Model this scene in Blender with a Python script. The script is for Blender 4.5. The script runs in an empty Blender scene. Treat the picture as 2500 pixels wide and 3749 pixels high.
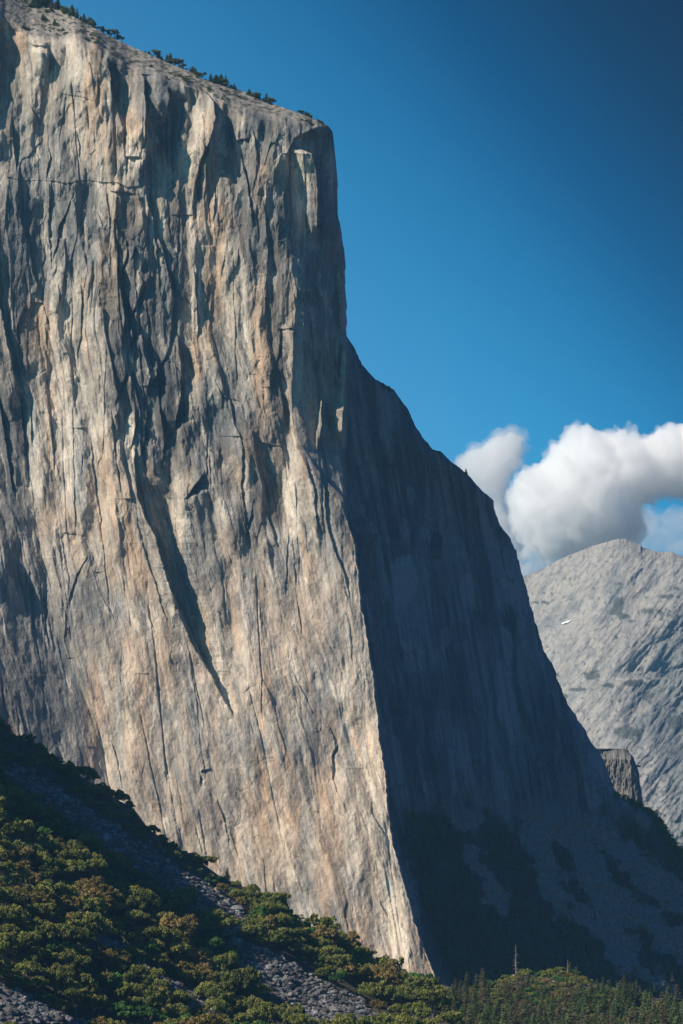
import bpy, math, random
import numpy as np
R = math.radians
rng = np.random.RandomState(7)
rnd = random.Random(11)
scene = bpy.context.scene
C = scene.collection

# ------------------------------------------------------------------ camera geometry
F = 3000.0            # focal length in picture pixels (683 x 1024 frame)
CX, HY = 341.5, 985.0 # principal column, row of the horizon
SUN = np.array([-0.68, -0.38, 0.62]); SUN /= np.linalg.norm(SUN)

def wx(px, y): return (px - CX) * y / F
def wz(py, y): return (HY - py) * y / F

# zoomed views the outlines were measured in -> frame pixels
def T(view, pts):
    s, ox, oy = {'F': (.4356, 0, 0), '1': (.2265, 0, 0), '2': (.2265, 0, 245.9), '3': (.2265, 0, 491.8),
                 '4': (.2178, 0, 710.3), '5': (.2439, 300.5, 710.3), '6': (.2265, 327.8, 409.8),
                 'A': (.12196, 0, 819.6), 'B': (.11325, 191.2, 846.9), 'C': (.10454, 409.8, 915.2),
                 'D': (.08712, 546.4, 915.2), 'M': (.10454, 519.1, 519.1), 'N': (.1161, 341.5, 464.4), 'P': (1, 0, 0)}[view]
    return [(p[0]*s+ox, p[1]*s+oy) + tuple(p[2:]) for p in pts]

# ------------------------------------------------------------------ numpy noise
def _hash(ix, iy, seed):
    u = np.uint32
    h = ix.astype(u)*u(374761393) + iy.astype(u)*u(668265263) + u((seed*1274126177) & 0xffffffff)
    h = (h ^ (h >> u(13))) * u(1103515245)
    h = (h ^ (h >> u(15))) * u(2246822519)
    return h ^ (h >> u(14))
def rand01(ix, iy, seed):
    return (_hash(ix, iy, seed) & np.uint32(0xffffff)).astype(np.float32) / 16777215.0
def noise(x, y, seed=0):
    x = np.asarray(x, np.float32); y = np.asarray(y, np.float32)
    ix = np.floor(x).astype(np.int32); iy = np.floor(y).astype(np.int32)
    fx = (x-ix).astype(np.float32); fy = (y-iy).astype(np.float32)
    u = fx*fx*fx*(fx*(fx*6-15)+10); v = fy*fy*fy*(fy*(fy*6-15)+10)
    def g(a, b):
        h = _hash(ix+np.int32(a), iy+np.int32(b), seed)
        return ((h & np.uint32(1023)).astype(np.float32)/511.5-1)*(fx-a)*1.2 + ((h >> np.uint32(12) & np.uint32(1023)).astype(np.float32)/511.5-1)*(fy-b)*1.2
    n0 = g(0,0)*(1-u)+g(1,0)*u
    n1 = g(0,1)*(1-u)+g(1,1)*u
    return (n0*(1-v)+n1*v)*1.5
def fbm(x, y, seed=0, octv=4, gain=.5, lac=2.03):
    r = 0; a = 1.0; t = 0
    for i in range(octv):
        r = r + a*noise(x, y, seed+i*17); t += a; a *= gain; x = x*lac+3.1; y = y*lac+7.7
    return r/t*1.4
def sst(a, b, x):
    t = np.clip((x-a)/(b-a), 0, 1); return t*t*(3-2*t)
def cells(x, y, seed, jit=.8):
    x = np.asarray(x, np.float32); y = np.asarray(y, np.float32)
    """cellular noise: distance to the nearest and second nearest point, and that point's id hashes and offset"""
    ix = np.floor(x).astype(np.int32); iy = np.floor(y).astype(np.int32)
    f1 = np.full(x.shape, 9., np.float32); f2 = f1.copy()
    bx = np.zeros(x.shape, np.float32); by = bx.copy(); h1 = bx.copy(); h2 = bx.copy(); h3 = bx.copy()
    for a in (-1,0,1):
        for b in (-1,0,1):
            cx = ix+a; cy = iy+b
            qx = cx+.5+(rand01(cx,cy,seed)-.5)*jit; qy = cy+.5+(rand01(cx,cy,seed+1)-.5)*jit
            dx = (x-qx).astype(np.float32); dy = (y-qy).astype(np.float32)
            d = dx*dx+dy*dy
            m = d < f1
            f2 = np.where(m, f1, np.minimum(f2, d)); f1 = np.where(m, d, f1)
            bx = np.where(m, dx, bx); by = np.where(m, dy, by)
            h1 = np.where(m, rand01(cx,cy,seed+2), h1); h2 = np.where(m, rand01(cx,cy,seed+3), h2); h3 = np.where(m, rand01(cx,cy,seed+4), h3)
    return np.sqrt(f1), np.sqrt(f2), bx, by, h1, h2, h3

# ------------------------------------------------------------------ object helpers
def tag(o, label=None, cat=None, group=None, kind=None):
    if label: o['label'] = label
    if cat: o['category'] = cat
    if group: o['group'] = group
    if kind: o['kind'] = kind
    return o
def mesh_np(name, co, quads=None, tris=None, smooth=True, cols=None):
    me = bpy.data.meshes.new(name)
    co = np.asarray(co, np.float32)
    me.vertices.add(len(co)); me.vertices.foreach_set('co', co.ravel())
    nq = 0 if quads is None else len(quads); nt = 0 if tris is None else len(tris)
    idx = []
    if nq: idx.append(np.asarray(quads, np.int32).ravel())
    if nt: idx.append(np.asarray(tris, np.int32).ravel())
    idx = np.concatenate(idx)
    me.loops.add(len(idx)); me.loops.foreach_set('vertex_index', idx)
    st = np.concatenate([np.arange(nq)*4, nq*4+np.arange(nt)*3]).astype(np.int32)
    me.polygons.add(nq+nt); me.polygons.foreach_set('loop_start', st)
    me.polygons.foreach_set('use_smooth', np.full(nq+nt, smooth, bool))
    me.update(calc_edges=True); me.validate()
    for k, (nm, c) in enumerate((cols or {}).items()):
        at = me.color_attributes.new(nm, 'FLOAT_COLOR', 'POINT')
        c4 = np.ones((len(co),4), np.float32); c4[:, :c.shape[1]] = c
        at.data.foreach_set('color', c4.ravel())
    return me
def link(name, me, mat=None, parent=None, loc=None):
    o = bpy.data.objects.new(name, me); C.objects.link(o)
    if mat and me is not None and len(me.materials) == 0: me.materials.append(mat)
    if parent: o.parent = parent
    if loc is not None: o.location = loc
    return o
def gridq(nr, nc):
    a = np.arange(nr*nc).reshape(nr, nc)
    return np.stack([a[:-1,:-1], a[1:,:-1], a[1:,1:], a[:-1,1:]], -1).reshape(-1,4)

# ------------------------------------------------------------------ materials
def new_mat(name):
    m = bpy.data.materials.new(name); m.use_nodes = True
    nt = m.node_tree; b = nt.nodes['Principled BSDF']
    return m, nt, b
def N(nt, t, **kw):
    n = nt.nodes.new(t)
    for k, v in kw.items():
        if k in n.inputs: n.inputs[k].default_value = v
        else: setattr(n, k, v)
    return n
def mix(nt, a, b, fac, mode='MIX'):
    n = nt.nodes.new('ShaderNodeMix'); n.data_type = 'RGBA'; n.blend_type = mode
    for s, v in ((0, fac), (6, a), (7, b)):
        if hasattr(v, 'is_linked') or hasattr(v, 'links'): nt.links.new(v, n.inputs[s])
        else: n.inputs[s].default_value = v if s == 0 else (tuple(v)+(1,))[:4]
    return n.outputs[2]
def ramp(nt, src, stops):
    n = nt.nodes.new('ShaderNodeValToRGB'); cr = n.color_ramp
    while len(cr.elements) < len(stops): cr.elements.new(.5)
    for e, (p, c) in zip(cr.elements, stops):
        e.position = p; e.color = (tuple(c)+(1,))[:4] if hasattr(c, '__len__') else (c, c, c, 1)
    nt.links.new(src, n.inputs[0]); return n.outputs[0]
def nz(nt, vec, scale, detail=6, rough=.55, dist=0):
    n = N(nt, 'ShaderNodeTexNoise'); n.inputs['Scale'].default_value = scale
    n.inputs['Detail'].default_value = detail; n.inputs['Roughness'].default_value = rough
    n.inputs['Distortion'].default_value = dist
    if vec: nt.links.new(vec, n.inputs['Vector'])
    return n.outputs['Fac']
def mapping(nt, src, scale=(1,1,1), rot=(0,0,0)):
    m = N(nt, 'ShaderNodeMapping'); m.inputs['Scale'].default_value = scale; m.inputs['Rotation'].default_value = rot
    nt.links.new(src, m.inputs['Vector']); return m.outputs[0]
def bump(nt, h, dist, strength, prev=None):
    b = N(nt, 'ShaderNodeBump'); b.inputs['Distance'].default_value = dist; b.inputs['Strength'].default_value = strength
    nt.links.new(h, b.inputs['Height'])
    if prev: nt.links.new(prev, b.inputs['Normal'])
    return b.outputs[0]

def mat_granite():
    m, nt, b = new_mat('granite')
    g = N(nt, 'ShaderNodeNewGeometry').outputs['Position']
    at = N(nt, 'ShaderNodeAttribute'); at.attribute_name = 'albedo'
    f = nz(nt, mapping(nt, g, (.5,.5,.28)), .7, 8, .7)
    c = mix(nt, at.outputs['Color'], ramp(nt, f, [(.3,(.74,.74,.75)),(.5,(1,1,1)),(.72,(1.24,1.22,1.18))]), 1, 'MULTIPLY')
    s = nz(nt, mapping(nt, g, (.30,.30,.005), (0,.06,0)), 1, 6, .65)
    c = mix(nt, c, ramp(nt, s, [(.34,(.72,.74,.78)),(.5,(1,1,1)),(.66,(1.18,1.11,1.0))]), .6, 'MULTIPLY')
    nt.links.new(c, b.inputs['Base Color']); b.inputs['Roughness'].default_value = .9
    b.inputs['Specular IOR Level'].default_value = .25
    h = nz(nt, mapping(nt, g, (1,1,.45)), .35, 9, .68)
    vr = N(nt, 'ShaderNodeTexVoronoi'); vr.feature = 'DISTANCE_TO_EDGE'; vr.inputs['Scale'].default_value = .16
    nt.links.new(mapping(nt, g, (1,1,.35), (0,.12,0)), vr.inputs['Vector'])
    ed = ramp(nt, vr.outputs['Distance'], [(0,0),(.06,1)])
    nt.links.new(bump(nt, ed, .35, .3, bump(nt, h, 1.7, 1.0)), b.inputs['Normal'])
    return m
GRANITE = mat_granite()

# ------------------------------------------------------------------ the cliff
# right-hand silhouette of the cliff, as column for each row
rim = [(-40,-60),(0,-45),(20,-22),(45,-6)] + T('1', [(235,25),(340,82),(430,132),(540,187),(640,232),(740,277),(840,317),(900,352),(1000,380),
    (1100,413),(1200,457),(1300,492),(1400,530),(1450,556),(1467,580),(1472,620),(1482,720),(1479,850),(1490,950),(1508,1020),(1514,1100),(1515,1206)]) + \
    T('2', [(1520,150),(1522,350),(1530,400),(1568,455)]) + T('F', [(830,835),(860,870),(882,882),(905,895),(925,925)]) + \
    T('6', [(355,0),(385,70),(430,135),(465,175),(500,185),(545,230),(600,268),(640,312),(690,365),(730,398),(732,415),(737,445),(758,500),(762,512),
    (800,560),(830,620),(850,700),(880,800),(905,900),(930,980),(955,1070),(990,1120),(1008,1163),(1008,1172),(1030,1230),(1060,1300),(1100,1360),(1140,1420)]) + \
    T('5', [(1190,130),(1225,170),(1250,220),(1275,290),(1300,350),(1380,385),(1440,420),(1490,480),(1530,540),(1568,590),(1640,660),(1800,800),(1900,1000),(1950,1400)])
rp = np.array(rim); rp = rp[np.argsort(rp[:,1])]
nose = T('1', [(1420,380),(1400,560),(1300,610),(1262,690),(1250,820),(1270,1000),(1290,1200)]) + T('2', [(1312,200),(1297,400),(1290,600),(1288,740),(1310,900),(1370,990),(1430,1060),(1500,1130),(1532,1215)]) + \
    T('3', [(1568,240)]) + T('F', [(815,1290),(830,1400),(850,1500),(860,1600),(871,1700),(886,1790)]) + T('5', [(375,560),(422,700),(452,820),(492,960),(552,1080),(640,1400)])
nz_ = np.array(nose)
crease = np.array([(-60,0),(-60,380),(-30,430)] + T('3', [(0,-60),(90,10),(150,110),(172,250),(205,350),(205,480),(250,600),(302,735),(342,845),(392,955),(425,1055),(462,1206)]) + T('4', [(515,410),(600,700),(700,1500)]))

# edges: (rows) column, row, width of the shadow to their right, in zoomed-view units
EDGES = [
 ('1', 90, [(-30,60,0),(-25,140,100),(-30,300,90),(-40,420,70),(-60,560,60),(-60,640,0)]),
 ('1', 60, [(55,540,0),(60,600,26),(72,720,22),(80,760,0)]),
 ('1', 70, [(82,800,0),(88,860,26),(92,980,26),(128,1100,24),(150,1206,18),(185,1330,14),(210,1420,10),(232,1500,0)]),
 ('2', 110, [(-35,-60,20),(-15,120,45),(0,260,50),(30,420,55),(60,540,40),(75,640,26),(92,720,30),(105,850,26),(118,1000,14),(122,1080,0)]),
 ('2', 60, [(0,560,0),(-20,640,30),(10,760,40),(30,900,30),(55,1060,16),(70,1130,0)]),
 ('1', 80, [(478,250,0),(490,320,70),(496,400,60),(512,460,45),(535,540,22),(548,640,14),(552,760,8),(555,800,0)]),
 ('1', 110, [(640,400,0),(648,470,35),(652,560,60),(648,660,75),(642,740,85),(640,820,60),(655,910,35),(690,1010,26),(715,1090,26),(745,1206,20),(770,1300,14),(760,1420,0)]),
 ('1', 100, [(745,380,0),(752,440,70),(735,520,60),(722,600,60),(735,680,40),(740,740,10),(742,760,0)]),
 ('1', 50, [(860,560,0),(905,660,20),(880,740,26),(865,830,20),(880,900,0)]),
 ('1', 60, [(1015,500,0),(1012,590,22),(1035,690,12),(1040,720,0)]),
 ('1', 60, [(1062,660,0),(1068,700,20),(1088,790,24),(1098,880,26),(1112,960,18),(1120,1000,0)]),
 ('1', 45, [(1108,560,0),(1130,620,25),(1138,700,12),(1140,760,0)]),
 ('1', 50, [(930,720,0),(945,800,14),(950,900,16),(938,980,0)]),
 ('1', 60, [(1165,880,0),(1172,960,18),(1180,1040,14),(1185,1100,0)]),
 ('1', 60, [(205,620,0),(218,700,16),(205,760,18),(205,800,0)]),
 ('1', 70, [(225,790,0),(222,870,22),(215,980,20),(220,1080,18),(230,1206,0)]),
 ('1', 60, [(330,840,0),(300,930,16),(262,1000,22),(255,1080,18),(235,1160,0)]),
 ('1', 60, [(468,820,0),(470,880,16),(480,950,16),(485,1020,12),(475,1120,0)]),
 ('1', 80, [(510,860,0),(508,940,20),(520,1020,22),(558,1060,26),(560,1130,20),(540,1206,26),(545,1300,34),(560,1400,32),(590,1480,26),(560,1560,22),(555,1660,20),(520,1750,14),(500,1800,0)]),
 ('1', 60, [(655,830,0),(662,900,22),(675,980,20),(692,1080,20),(698,1206,12),(705,1300,0)]),
 ('1', 50, [(600,560,0),(640,600,18)]),
 ('2', 90, [(505,-60,0),(516,20,36),(522,120,42),(534,230,40),(552,320,32),(546,420,22),(548,500,0)]),
 ('2', 60, [(590,60,0),(640,170,10),(600,260,20),(570,320,14),(560,360,0)]),
 ('2', 60, [(725,40,0),(752,150,15),(764,260,20),(760,360,22),(750,440,18),(715,520,14),(712,580,0)]),
 ('2', 80, [(612,330,0),(628,400,24),(640,480,30),(668,560,26),(655,640,12),(650,670,0)]),
 ('2', 60, [(580,330,0),(596,420,16),(590,520,18),(580,610,16),(585,700,0)]),
 ('2', 90, [(782,380,0),(790,440,40),(796,520,60),(800,620,56),(795,700,60),(780,770,60),(770,820,0)]),
 ('2', 60, [(700,480,0),(708,560,22),(700,660,24),(712,760,22),(730,850,18),(725,930,12),(690,1010,0)]),
 ('2', 60, [(640,640,0),(650,740,20),(640,840,22),(630,900,14),(600,1000,0)]),
 ('2', 120, [(598,860,0),(592,940,30),(600,1040,75),(616,1120,130),(645,1206,145),(690,1300,115),(722,1400,110),(752,1500,102),(786,1590,94),(832,1700,82),(884,1800,72),(926,1880,66),(968,1960,52),(1010,2040,26),(1034,2090,0)]),
 ('3', 60, [(596,60,0),(612,170,12),(642,280,14),(675,370,16),(700,460,14),(722,540,8),(748,575,0)]),
 ('3', 70, [(672,120,0),(700,230,18),(722,330,16),(752,430,22),(790,530,26),(822,620,24),(862,700,22),(905,770,16),(925,800,0)]),
 ('2', 60, [(868,20,0),(880,60,10),(870,130,14),(860,230,0)]),
 ('2', 60, [(858,470,0),(852,560,14),(850,600,0)]),
 ('2', 60, [(1000,0,0),(985,90,14),(978,150,0)]),
 ('2', 50, [(1055,0,0),(1052,60,12),(1045,120,0)]),
 ('2', 50, [(1230,360,0),(1240,390,22),(1235,460,18),(1210,560,0)]),
 ('2', 60, [(1240,590,0),(1245,660,18),(1252,740,26),(1255,790,10),(1260,820,0)]),
 ('2', 40, [(1000,640,0),(1018,700,16),(1030,780,14),(1065,860,12),(1075,960,18),(1060,1050,16),(1085,1206,14),(1090,1300,0)]),
 ('2', 50, [(935,560,0),(980,660,14),(975,760,0)]),
 ('2', 50, [(490,720,0),(498,790,20),(505,880,10),(500,960,0)]),
 ('2', 50, [(322,700,0),(322,780,8),(325,960,8),(332,1206,10),(330,1300,0)]),
 ('2', 50, [(418,980,0),(424,1080,12),(440,1206,12),(446,1330,0)]),
 ('2', 30, [(205,560,0),(215,700,8),(225,800,8),(240,960,8),(232,1020,0)]),
 ('2', 40, [(360,100,0),(358,230,14),(355,360,12),(345,480,10),(350,560,0)]),
 ('2', 40, [(395,780,0),(405,900,10),(420,1060,8),(424,1120,0)]),
 ('2', 60, [(155,240,0),(165,180,10),(170,260,0)]),
 ('2', 50, [(1410,960,0),(1420,1020,22),(1440,1080,20),(1445,1206,24),(1460,1290,20),(1490,1380,18),(1530,1480,12),(1550,1600,0)]),
 ('2', 50, [(1350,930,0),(1362,1000,16),(1390,1080,14),(1398,1206,12),(1420,1290,0)]),
 ('2', 40, [(1180,1000,0),(1165,1080,14),(1185,1206,14),(1210,1280,18),(1225,1340,0)]),
 ('2', 40, [(1120,1100,0),(1105,1206,14),(1085,1290,12),(1075,1340,0)]),
 ('3', 50, [(378,292,6),(340,370,10),(322,420,12),(308,470,12),(303,530,0)]),
 ('3', 50, [(648,478,0),(655,540,9),(672,600,9),(688,635,0)]),
 ('3', 60, [(1280,760,0),(1320,850,9),(1370,950,8),(1385,990,0)]),
 ('3', 30, [(1145,480,0),(1150,560,9),(1158,620,0)]),
 ('3', 30, [(1270,120,0),(1272,220,8),(1265,330,8),(1255,420,7),(1262,480,0)]),
 ('3', 40, [(1420,990,0),(1455,1040,10),(1482,1100,12),(1478,1150,12),(1462,1170,12),(1466,1260,12),(1500,1350,8),(1530,1420,0)]),
 ('3', 30, [(120,350,0),(135,480,12),(140,600,12),(142,650,0)]),
 ('3', 30, [(185,430,0),(195,520,14),(200,620,12),(220,700,0)]),
 ('3', 30, [(185,900,0),(190,960,10),(195,1000,0)]),
 ('3', 30, [(150,120,0),(158,230,5),(170,330,0)]),
 ('4', 40, [(916,280,0),(922,320,18),(925,355,0)]),
 ('4', 40, [(985,370,0),(1005,430,10),(1022,490,12),(1042,570,10),(1050,640,0)]),
 ('4', 30, [(890,500,0),(905,560,6),(922,640,6),(940,690,0)]),
 ('4', 30, [(1130,770,0),(1140,800,10),(1145,830,0)]),
 ('4', 30, [(1480,50,0),(1500,80,7),(1540,130,9),(1545,170,12),(1525,200,10),(1530,260,9),(1560,330,0)]),
 ('5', 30, [(288,360,0),(292,420,12),(320,470,10),(360,540,8),(365,570,0)]),
 ('5', 30, [(322,760,0),(330,800,10),(350,830,12),(356,860,0)]),
 ('5', 30, [(485,930,0),(490,960,12),(494,1000,8),(498,1030,0)]),
 ('5', 30, [(160,780,0),(190,880,5),(200,960,0)]),
 ('2', 70, [(905,985,0),(898,1010,10),(866,1050,60),(840,1090,40),(818,1120,0)]),
 ('3', 40, [(1395,790,0),(1385,800,3),(1372,850,0)]),
 ('4', 26, [(1358,772,0),(1372,790,6),(1392,850,5),(1402,880,0)]),
 ('1', 45, [(330,560,0),(345,620,14),(350,700,12),(385,780,0)]),
 ('1', 45, [(390,470,0),(385,520,12),(388,600,0)]),
 ('1', 45, [(120,440,0),(150,500,16),(170,560,10),(160,600,0)]),
 ('1', 40, [(820,470,0),(835,540,16),(815,600,0)]),
 ('1', 40, [(945,260,0)]),
]
# horizontal overhangs: (column, row, height of the shadow beneath)
LEDGES = [
 ('1', 26, [(-10,775,0),(40,782,8),(100,800,5),(180,796,4),(240,800,9),(300,812,12),(340,800,10),(390,795,5),(450,806,12),(520,806,14),(560,828,12),(620,822,8),(640,820,0)]),
 ('1', 30, [(548,690,0),(560,692,30),(615,694,35),(622,694,0)]),
 ('1', 26, [(1042,618,0),(1050,620,26),(1095,612,20),(1105,605,0)]),
 ('1', 26, [(480,820,0),(490,845,22),(560,850,18),(600,862,12),(640,860,0)]),
 ('1', 26, [(130,190,0),(150,200,18),(200,205,14),(210,200,0)]),
 ('1', 26, [(250,405,0),(300,420,6),(350,425,8),(395,440,6),(440,455,0)]),
 ('1', 26, [(1010,330,0)]),
 ('2', 26, [(1225,372,0),(1240,368,14),(1285,364,22),(1300,368,0)]),
 ('2', 26, [(125,250,0),(150,250,16),(190,252,20),(194,252,0)]),
 ('2', 26, [(1150,862,0),(1165,872,16),(1200,880,10),(1245,886,8),(1260,880,0)]),
 ('3', 20, [(395,345,0),(430,358,6),(458,352,0)]),
 ('3', 20, [(296,738,0),(305,734,10),(325,735,6),(330,735,0)]),
 ('4', 20, [(918,285,0),(930,276,20),(962,270,14),(966,270,0)]),
]
# slivers and blocks that stand proud: left outline, right outline (same rows), height
SLIVERS = [
 ('1', 26, [(645,1283,1300),(680,1287,1380),(760,1315,1400),(850,1332,1403),(950,1345,1402),(1030,1358,1400),(1090,1392,1402)]),
 ('2', 30, [(75,1478,1512),(140,1484,1514),(200,1490,1512),(300,1494,1508),(420,1500,1508)]),
 ('2', 34, [(430,1500,1530),(600,1490,1526),(690,1488,1520),(725,1460,1516),(790,1462,1512),(850,1470,1512),(905,1482,1500)]),
 ('2', 22, [(455,1418,1426),(530,1412,1424),(610,1412,1420)]),
 ('2', 22, [(660,1416,1422),(720,1410,1422),(780,1402,1420),(880,1390,1412),(930,1386,1400)]),
 ('2', 26, [(400,1482,1492),(520,1484,1494),(600,1484,1490)]),
 ('2', 9, [(728,560,596),(800,553,596),(860,550,588),(930,545,566)]),
 ('2', 7, [(728,500,516),(800,504,520),(880,508,516)]),
 ('2', 7, [(530,668,694),(570,660,690),(660,636,648)]),
 ('1', 8, [(400,880,905),(450,870,945),(520,855,955),(580,838,940),(640,830,915),(700,800,895),(742,790,885)]),
 ('1', 8, [(205,140,208),(260,138,215),(330,150,215),(370,175,222)]),
 ('1', 8, [(330,580,640),(400,562,640),(500,553,645),(600,550,640),(685,555,618)]),
 ('1', 8, [(700,600,632),(760,588,630),(815,580,600)]),
 ('2', 8, [(0,560,596),(40,545,586),(95,538,560)]),
 ('2', 7, [(100,838,856),(240,848,868),(350,850,872),(450,850,874)]),
]

NC, NR = 1180, 1740
rows = np.linspace(-58, 1032, NR)
xr = np.interp(rows, rp[:,1], rp[:,0])
xr = xr + 1.3*fbm(rows*.12, rows*0, 91, 4, .6)*np.clip((rows-120)/40, .25, 1) + .5*noise(rows*.9, rows*0+5, 92)
XL = -70.0
t = np.linspace(0, 1, NC)
PX = XL + (xr[:,None]-XL)*t[None,:]
PY = np.repeat(rows[:,None], NC, 1)
XN = (np.interp(rows, nz_[:,1], nz_[:,0]) + sst(480,560,rows)*(2.6*fbm(rows*.022, rows*0, 93, 4, .6) + 1.0*noise(rows*.16, rows*0, 94)))[:,None]
XC = np.interp(rows, crease[:,1], crease[:,0])[:,None]
H = HY - PY

def bell(v, w): return np.exp(-(v/w)**2)

# directions that the joints follow: upright above, leaning right towards the foot
lean = .17*np.clip(PY-330, 0, 900) + .00009*np.clip(PY-330, 0, 900)**2
U = PX - lean*np.clip(1-(PX-340)/500, .3, 1)
wU = U + 7*fbm(U*.02, PY*.007, 3, 3)
V = PY

D = np.zeros(PX.shape, np.float32)     # metres towards the viewer
s_n = PX - XN                          # signed distance to the prow
lit = 1-sst(-1.2, 1.2, s_n)
right = 1-lit
# large shape: the sunlit wall falls back to the left of the prow, the shaded one to the right
dr = np.clip(s_n, 0, None)
low = sst(430, 560, PY)
XB = np.maximum(XN, np.interp(rows, [0,330,336,470,520], [900,900,346,343,344])[:,None])
YR0 = np.interp(PX, [300,350], [12,0])
Y = 3000 + .10*(350-np.minimum(PX, XN))
strip = np.minimum(dr, 8)*low
Y += (.9*dr) + right*low*(.42*strip + 26*sst(7, 10, dr))
Y += .10*np.clip(H, 0, 560) + .02*np.clip(H-560, 0, 500)
beh = right*sst(0, 3, PX-XB)*(PY > 335)
XB2 = np.maximum(np.interp(rows, [0,336,500,546], [346,346,344,350])[:,None], XN*(rows[:,None] > 546))
Y = Y*(1-beh) + beh*(3000 + .9*(PX-XB2) + .10*np.clip(H, 0, 560) + .02*np.clip(H-560, 0, 500) + low*(3.3+26*sst(7,10,dr)) + 60*(1-sst(470, 900, PY)) + 8)
talus = sst(20, 120, dr)*sst(700, 860, PY+.10*(PX-400))
Y += sst(20,160,dr)*low*(.38*np.clip(H-250, -250, 60) + 60)
Y += sst(480,560,PY)*(1-right)*3.2*np.exp(-np.clip(-s_n,0,99)/(4.5+2*noise(PY*.03,PX*0,95)))
# grey lower-left wall turns away from the light up to the crease
dc = XC - PX
left_wall = sst(430, 560, PY)
Y += left_wall*np.where(dc > 0, -.62*np.minimum(dc, 120) , -.55*np.minimum(-dc, 9)-0)
Y -= left_wall*(-5.0)
# rounded summit slab above the rim
top = np.array(T('1', [(-300,40),(0,60),(60,120),(130,170),(260,190),(330,170),(430,210),(560,310),(690,340),(800,380),(880,392),(960,440),(1080,500),(1200,540),(1300,540),(1400,560),(1480,600),(1600,700)]))
rimr = np.interp(PX, top[:,0], top[:,1]) + 3*fbm(PX*.05, PX*0, 44, 3)
above = np.clip(rimr-PY, 0, None)
Y += 2.3*above + 6*bell(above, 5)*(above > 0)
below = np.clip(PY-rimr, 0, None)
Y += 4*np.exp(-below/5.)
# silhouette rolls over
ds = np.clip(xr[:,None]-PX, 0, None)
roll = sst(100, 160, PY)
Y += roll*(14*np.exp(-ds/2.5) + 10*np.exp(-ds/9.))

def interp_edge(pts, axis):
    a = np.array(pts, float); o = np.argsort(a[:,axis]); a = a[o]
    return a
jr = random.Random(5)
JOINTS = []
for i in range(95):
    x0 = jr.uniform(-10, 400); y0 = jr.uniform(60, 880); L0 = jr.uniform(25, 150)*(1.5 if y0 > 400 else 1)
    sl = .02 + .34*max(0, (y0-330))/700*(1-.35*(x0/400)) + jr.uniform(-.07, .07)
    w0 = jr.uniform(.6, 2.6)*(1.25 if y0 < 400 else .8)
    JOINTS.append(('P', jr.uniform(6, 22), [(x0,y0,0)] + [(x0+sl*L0*t+jr.uniform(-1,1), y0+L0*t, w0*jr.uniform(.5,1.3)) for t in (.15,.35,.5,.7,.88)] + [(x0+sl*L0,y0+L0,0)]))
for view, wl, pts in EDGES+JOINTS:
    if len(pts) < 3: continue
    a = np.array(T(view, pts)); k = T(view, [(1,0)])[0][0]-T(view, [(0,0)])[0][0]
    o = np.argsort(a[:,1]); a = a[o]
    r0, r1 = np.searchsorted(rows, a[0,1]-1), np.searchsorted(rows, a[-1,1]+1)
    rr = rows[r0:r1]
    sj = .35 if view == 'P' else 1.0
    xe = np.interp(rr, a[:,1], a[:,0]) + sj*(1.3*noise(rr*.045, rr*0+wl+a[0,0], 30) + .9*fbm(rr*.14, rr*0+wl+a[0,0], 31, 3) + .4*noise(rr*.7, rr*0+wl, 33))
    w = np.interp(rr, a[:,1], a[:,2]*k)
    h = (w*1.0*(1+.35*noise(rr*.06, rr*0+wl, 39)))[:,None]
    s = PX[r0:r1] - xe[:,None]
    WL = wl*k*.8
    fl = np.exp(-np.clip(-s,0,None)/WL)
    wr = np.maximum(w*.75, 1.2)[:,None]
    fr = np.exp(-(np.clip(s,0,None)/wr/1.4)**3)
    stp = sst(-.35, .55, s)
    D[r0:r1] += h*(.4*fl*(1-stp) - .6*fr*stp)
for view, wl, pts in LEDGES:
    if len(pts) < 3: continue
    a = np.array(T(view, pts)); k = T(view, [(1,0)])[0][0]-T(view, [(0,0)])[0][0]
    o = np.argsort(a[:,0]); a = a[o]
    m = (PX > a[0,0]) & (PX < a[-1,0]) & (PY > a[:,1].min()-30) & (PY < a[:,1].max()+45)
    x = PX[m]; ye = np.interp(x, a[:,0], a[:,1]) + .7*noise(x*.3, x*0+wl, 35); w = np.interp(x, a[:,0], a[:,2]*k)
    s = PY[m]-ye; h = w*.8
    D[m] += h*(.5*np.exp(-np.clip(-s,0,None)/(wl*k))*(1-sst(-.4,.4,s)) - .5*np.exp(-(np.clip(s,0,None)/(np.maximum(w*.8,1)))**2)*sst(-.4,.4,s))
for view, hh, pts in SLIVERS:
    k = T(view, [(1,0)])[0][0]-T(view, [(0,0)])[0][0]
    yy = [T(view, [(0,p[0])])[0][1] for p in pts]
    l = [T(view, [(p[1],0)])[0][0] for p in pts]; r = [T(view, [(p[2],0)])[0][0] for p in pts]
    r0, r1 = np.searchsorted(rows, yy[0]), np.searchsorted(rows, yy[-1])
    rr = rows[r0:r1]
    L = np.interp(rr, yy, l)[:,None]+1.2*fbm(rr*.05, rr*0+hh, 37, 3)[:,None]; Q = np.interp(rr, yy, r)[:,None]+1.0*fbm(rr*.06, rr*0+hh+9, 38, 3)[:,None]
    p = PX[r0:r1]
    q = np.clip((p-L)/np.maximum(Q-L,.8), 0, 1)
    vt = (sst(0, 7 if len(pts) > 3 else 2.5, rr-rr[0])*sst(0, 22, rr[-1]-rr))[:,None]
    shady = Q.mean() > 312 or L.mean() > 286
    hgt = (9*sst(0,.5,q) + 1.3*np.clip(p-L,0,99)) if shady else (.5*hh*sst(0,.12,q) + .35*np.clip(p-L,0,99))
    D[r0:r1] += hgt*(1-sst(-.2,.7,p-Q))*vt

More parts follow.
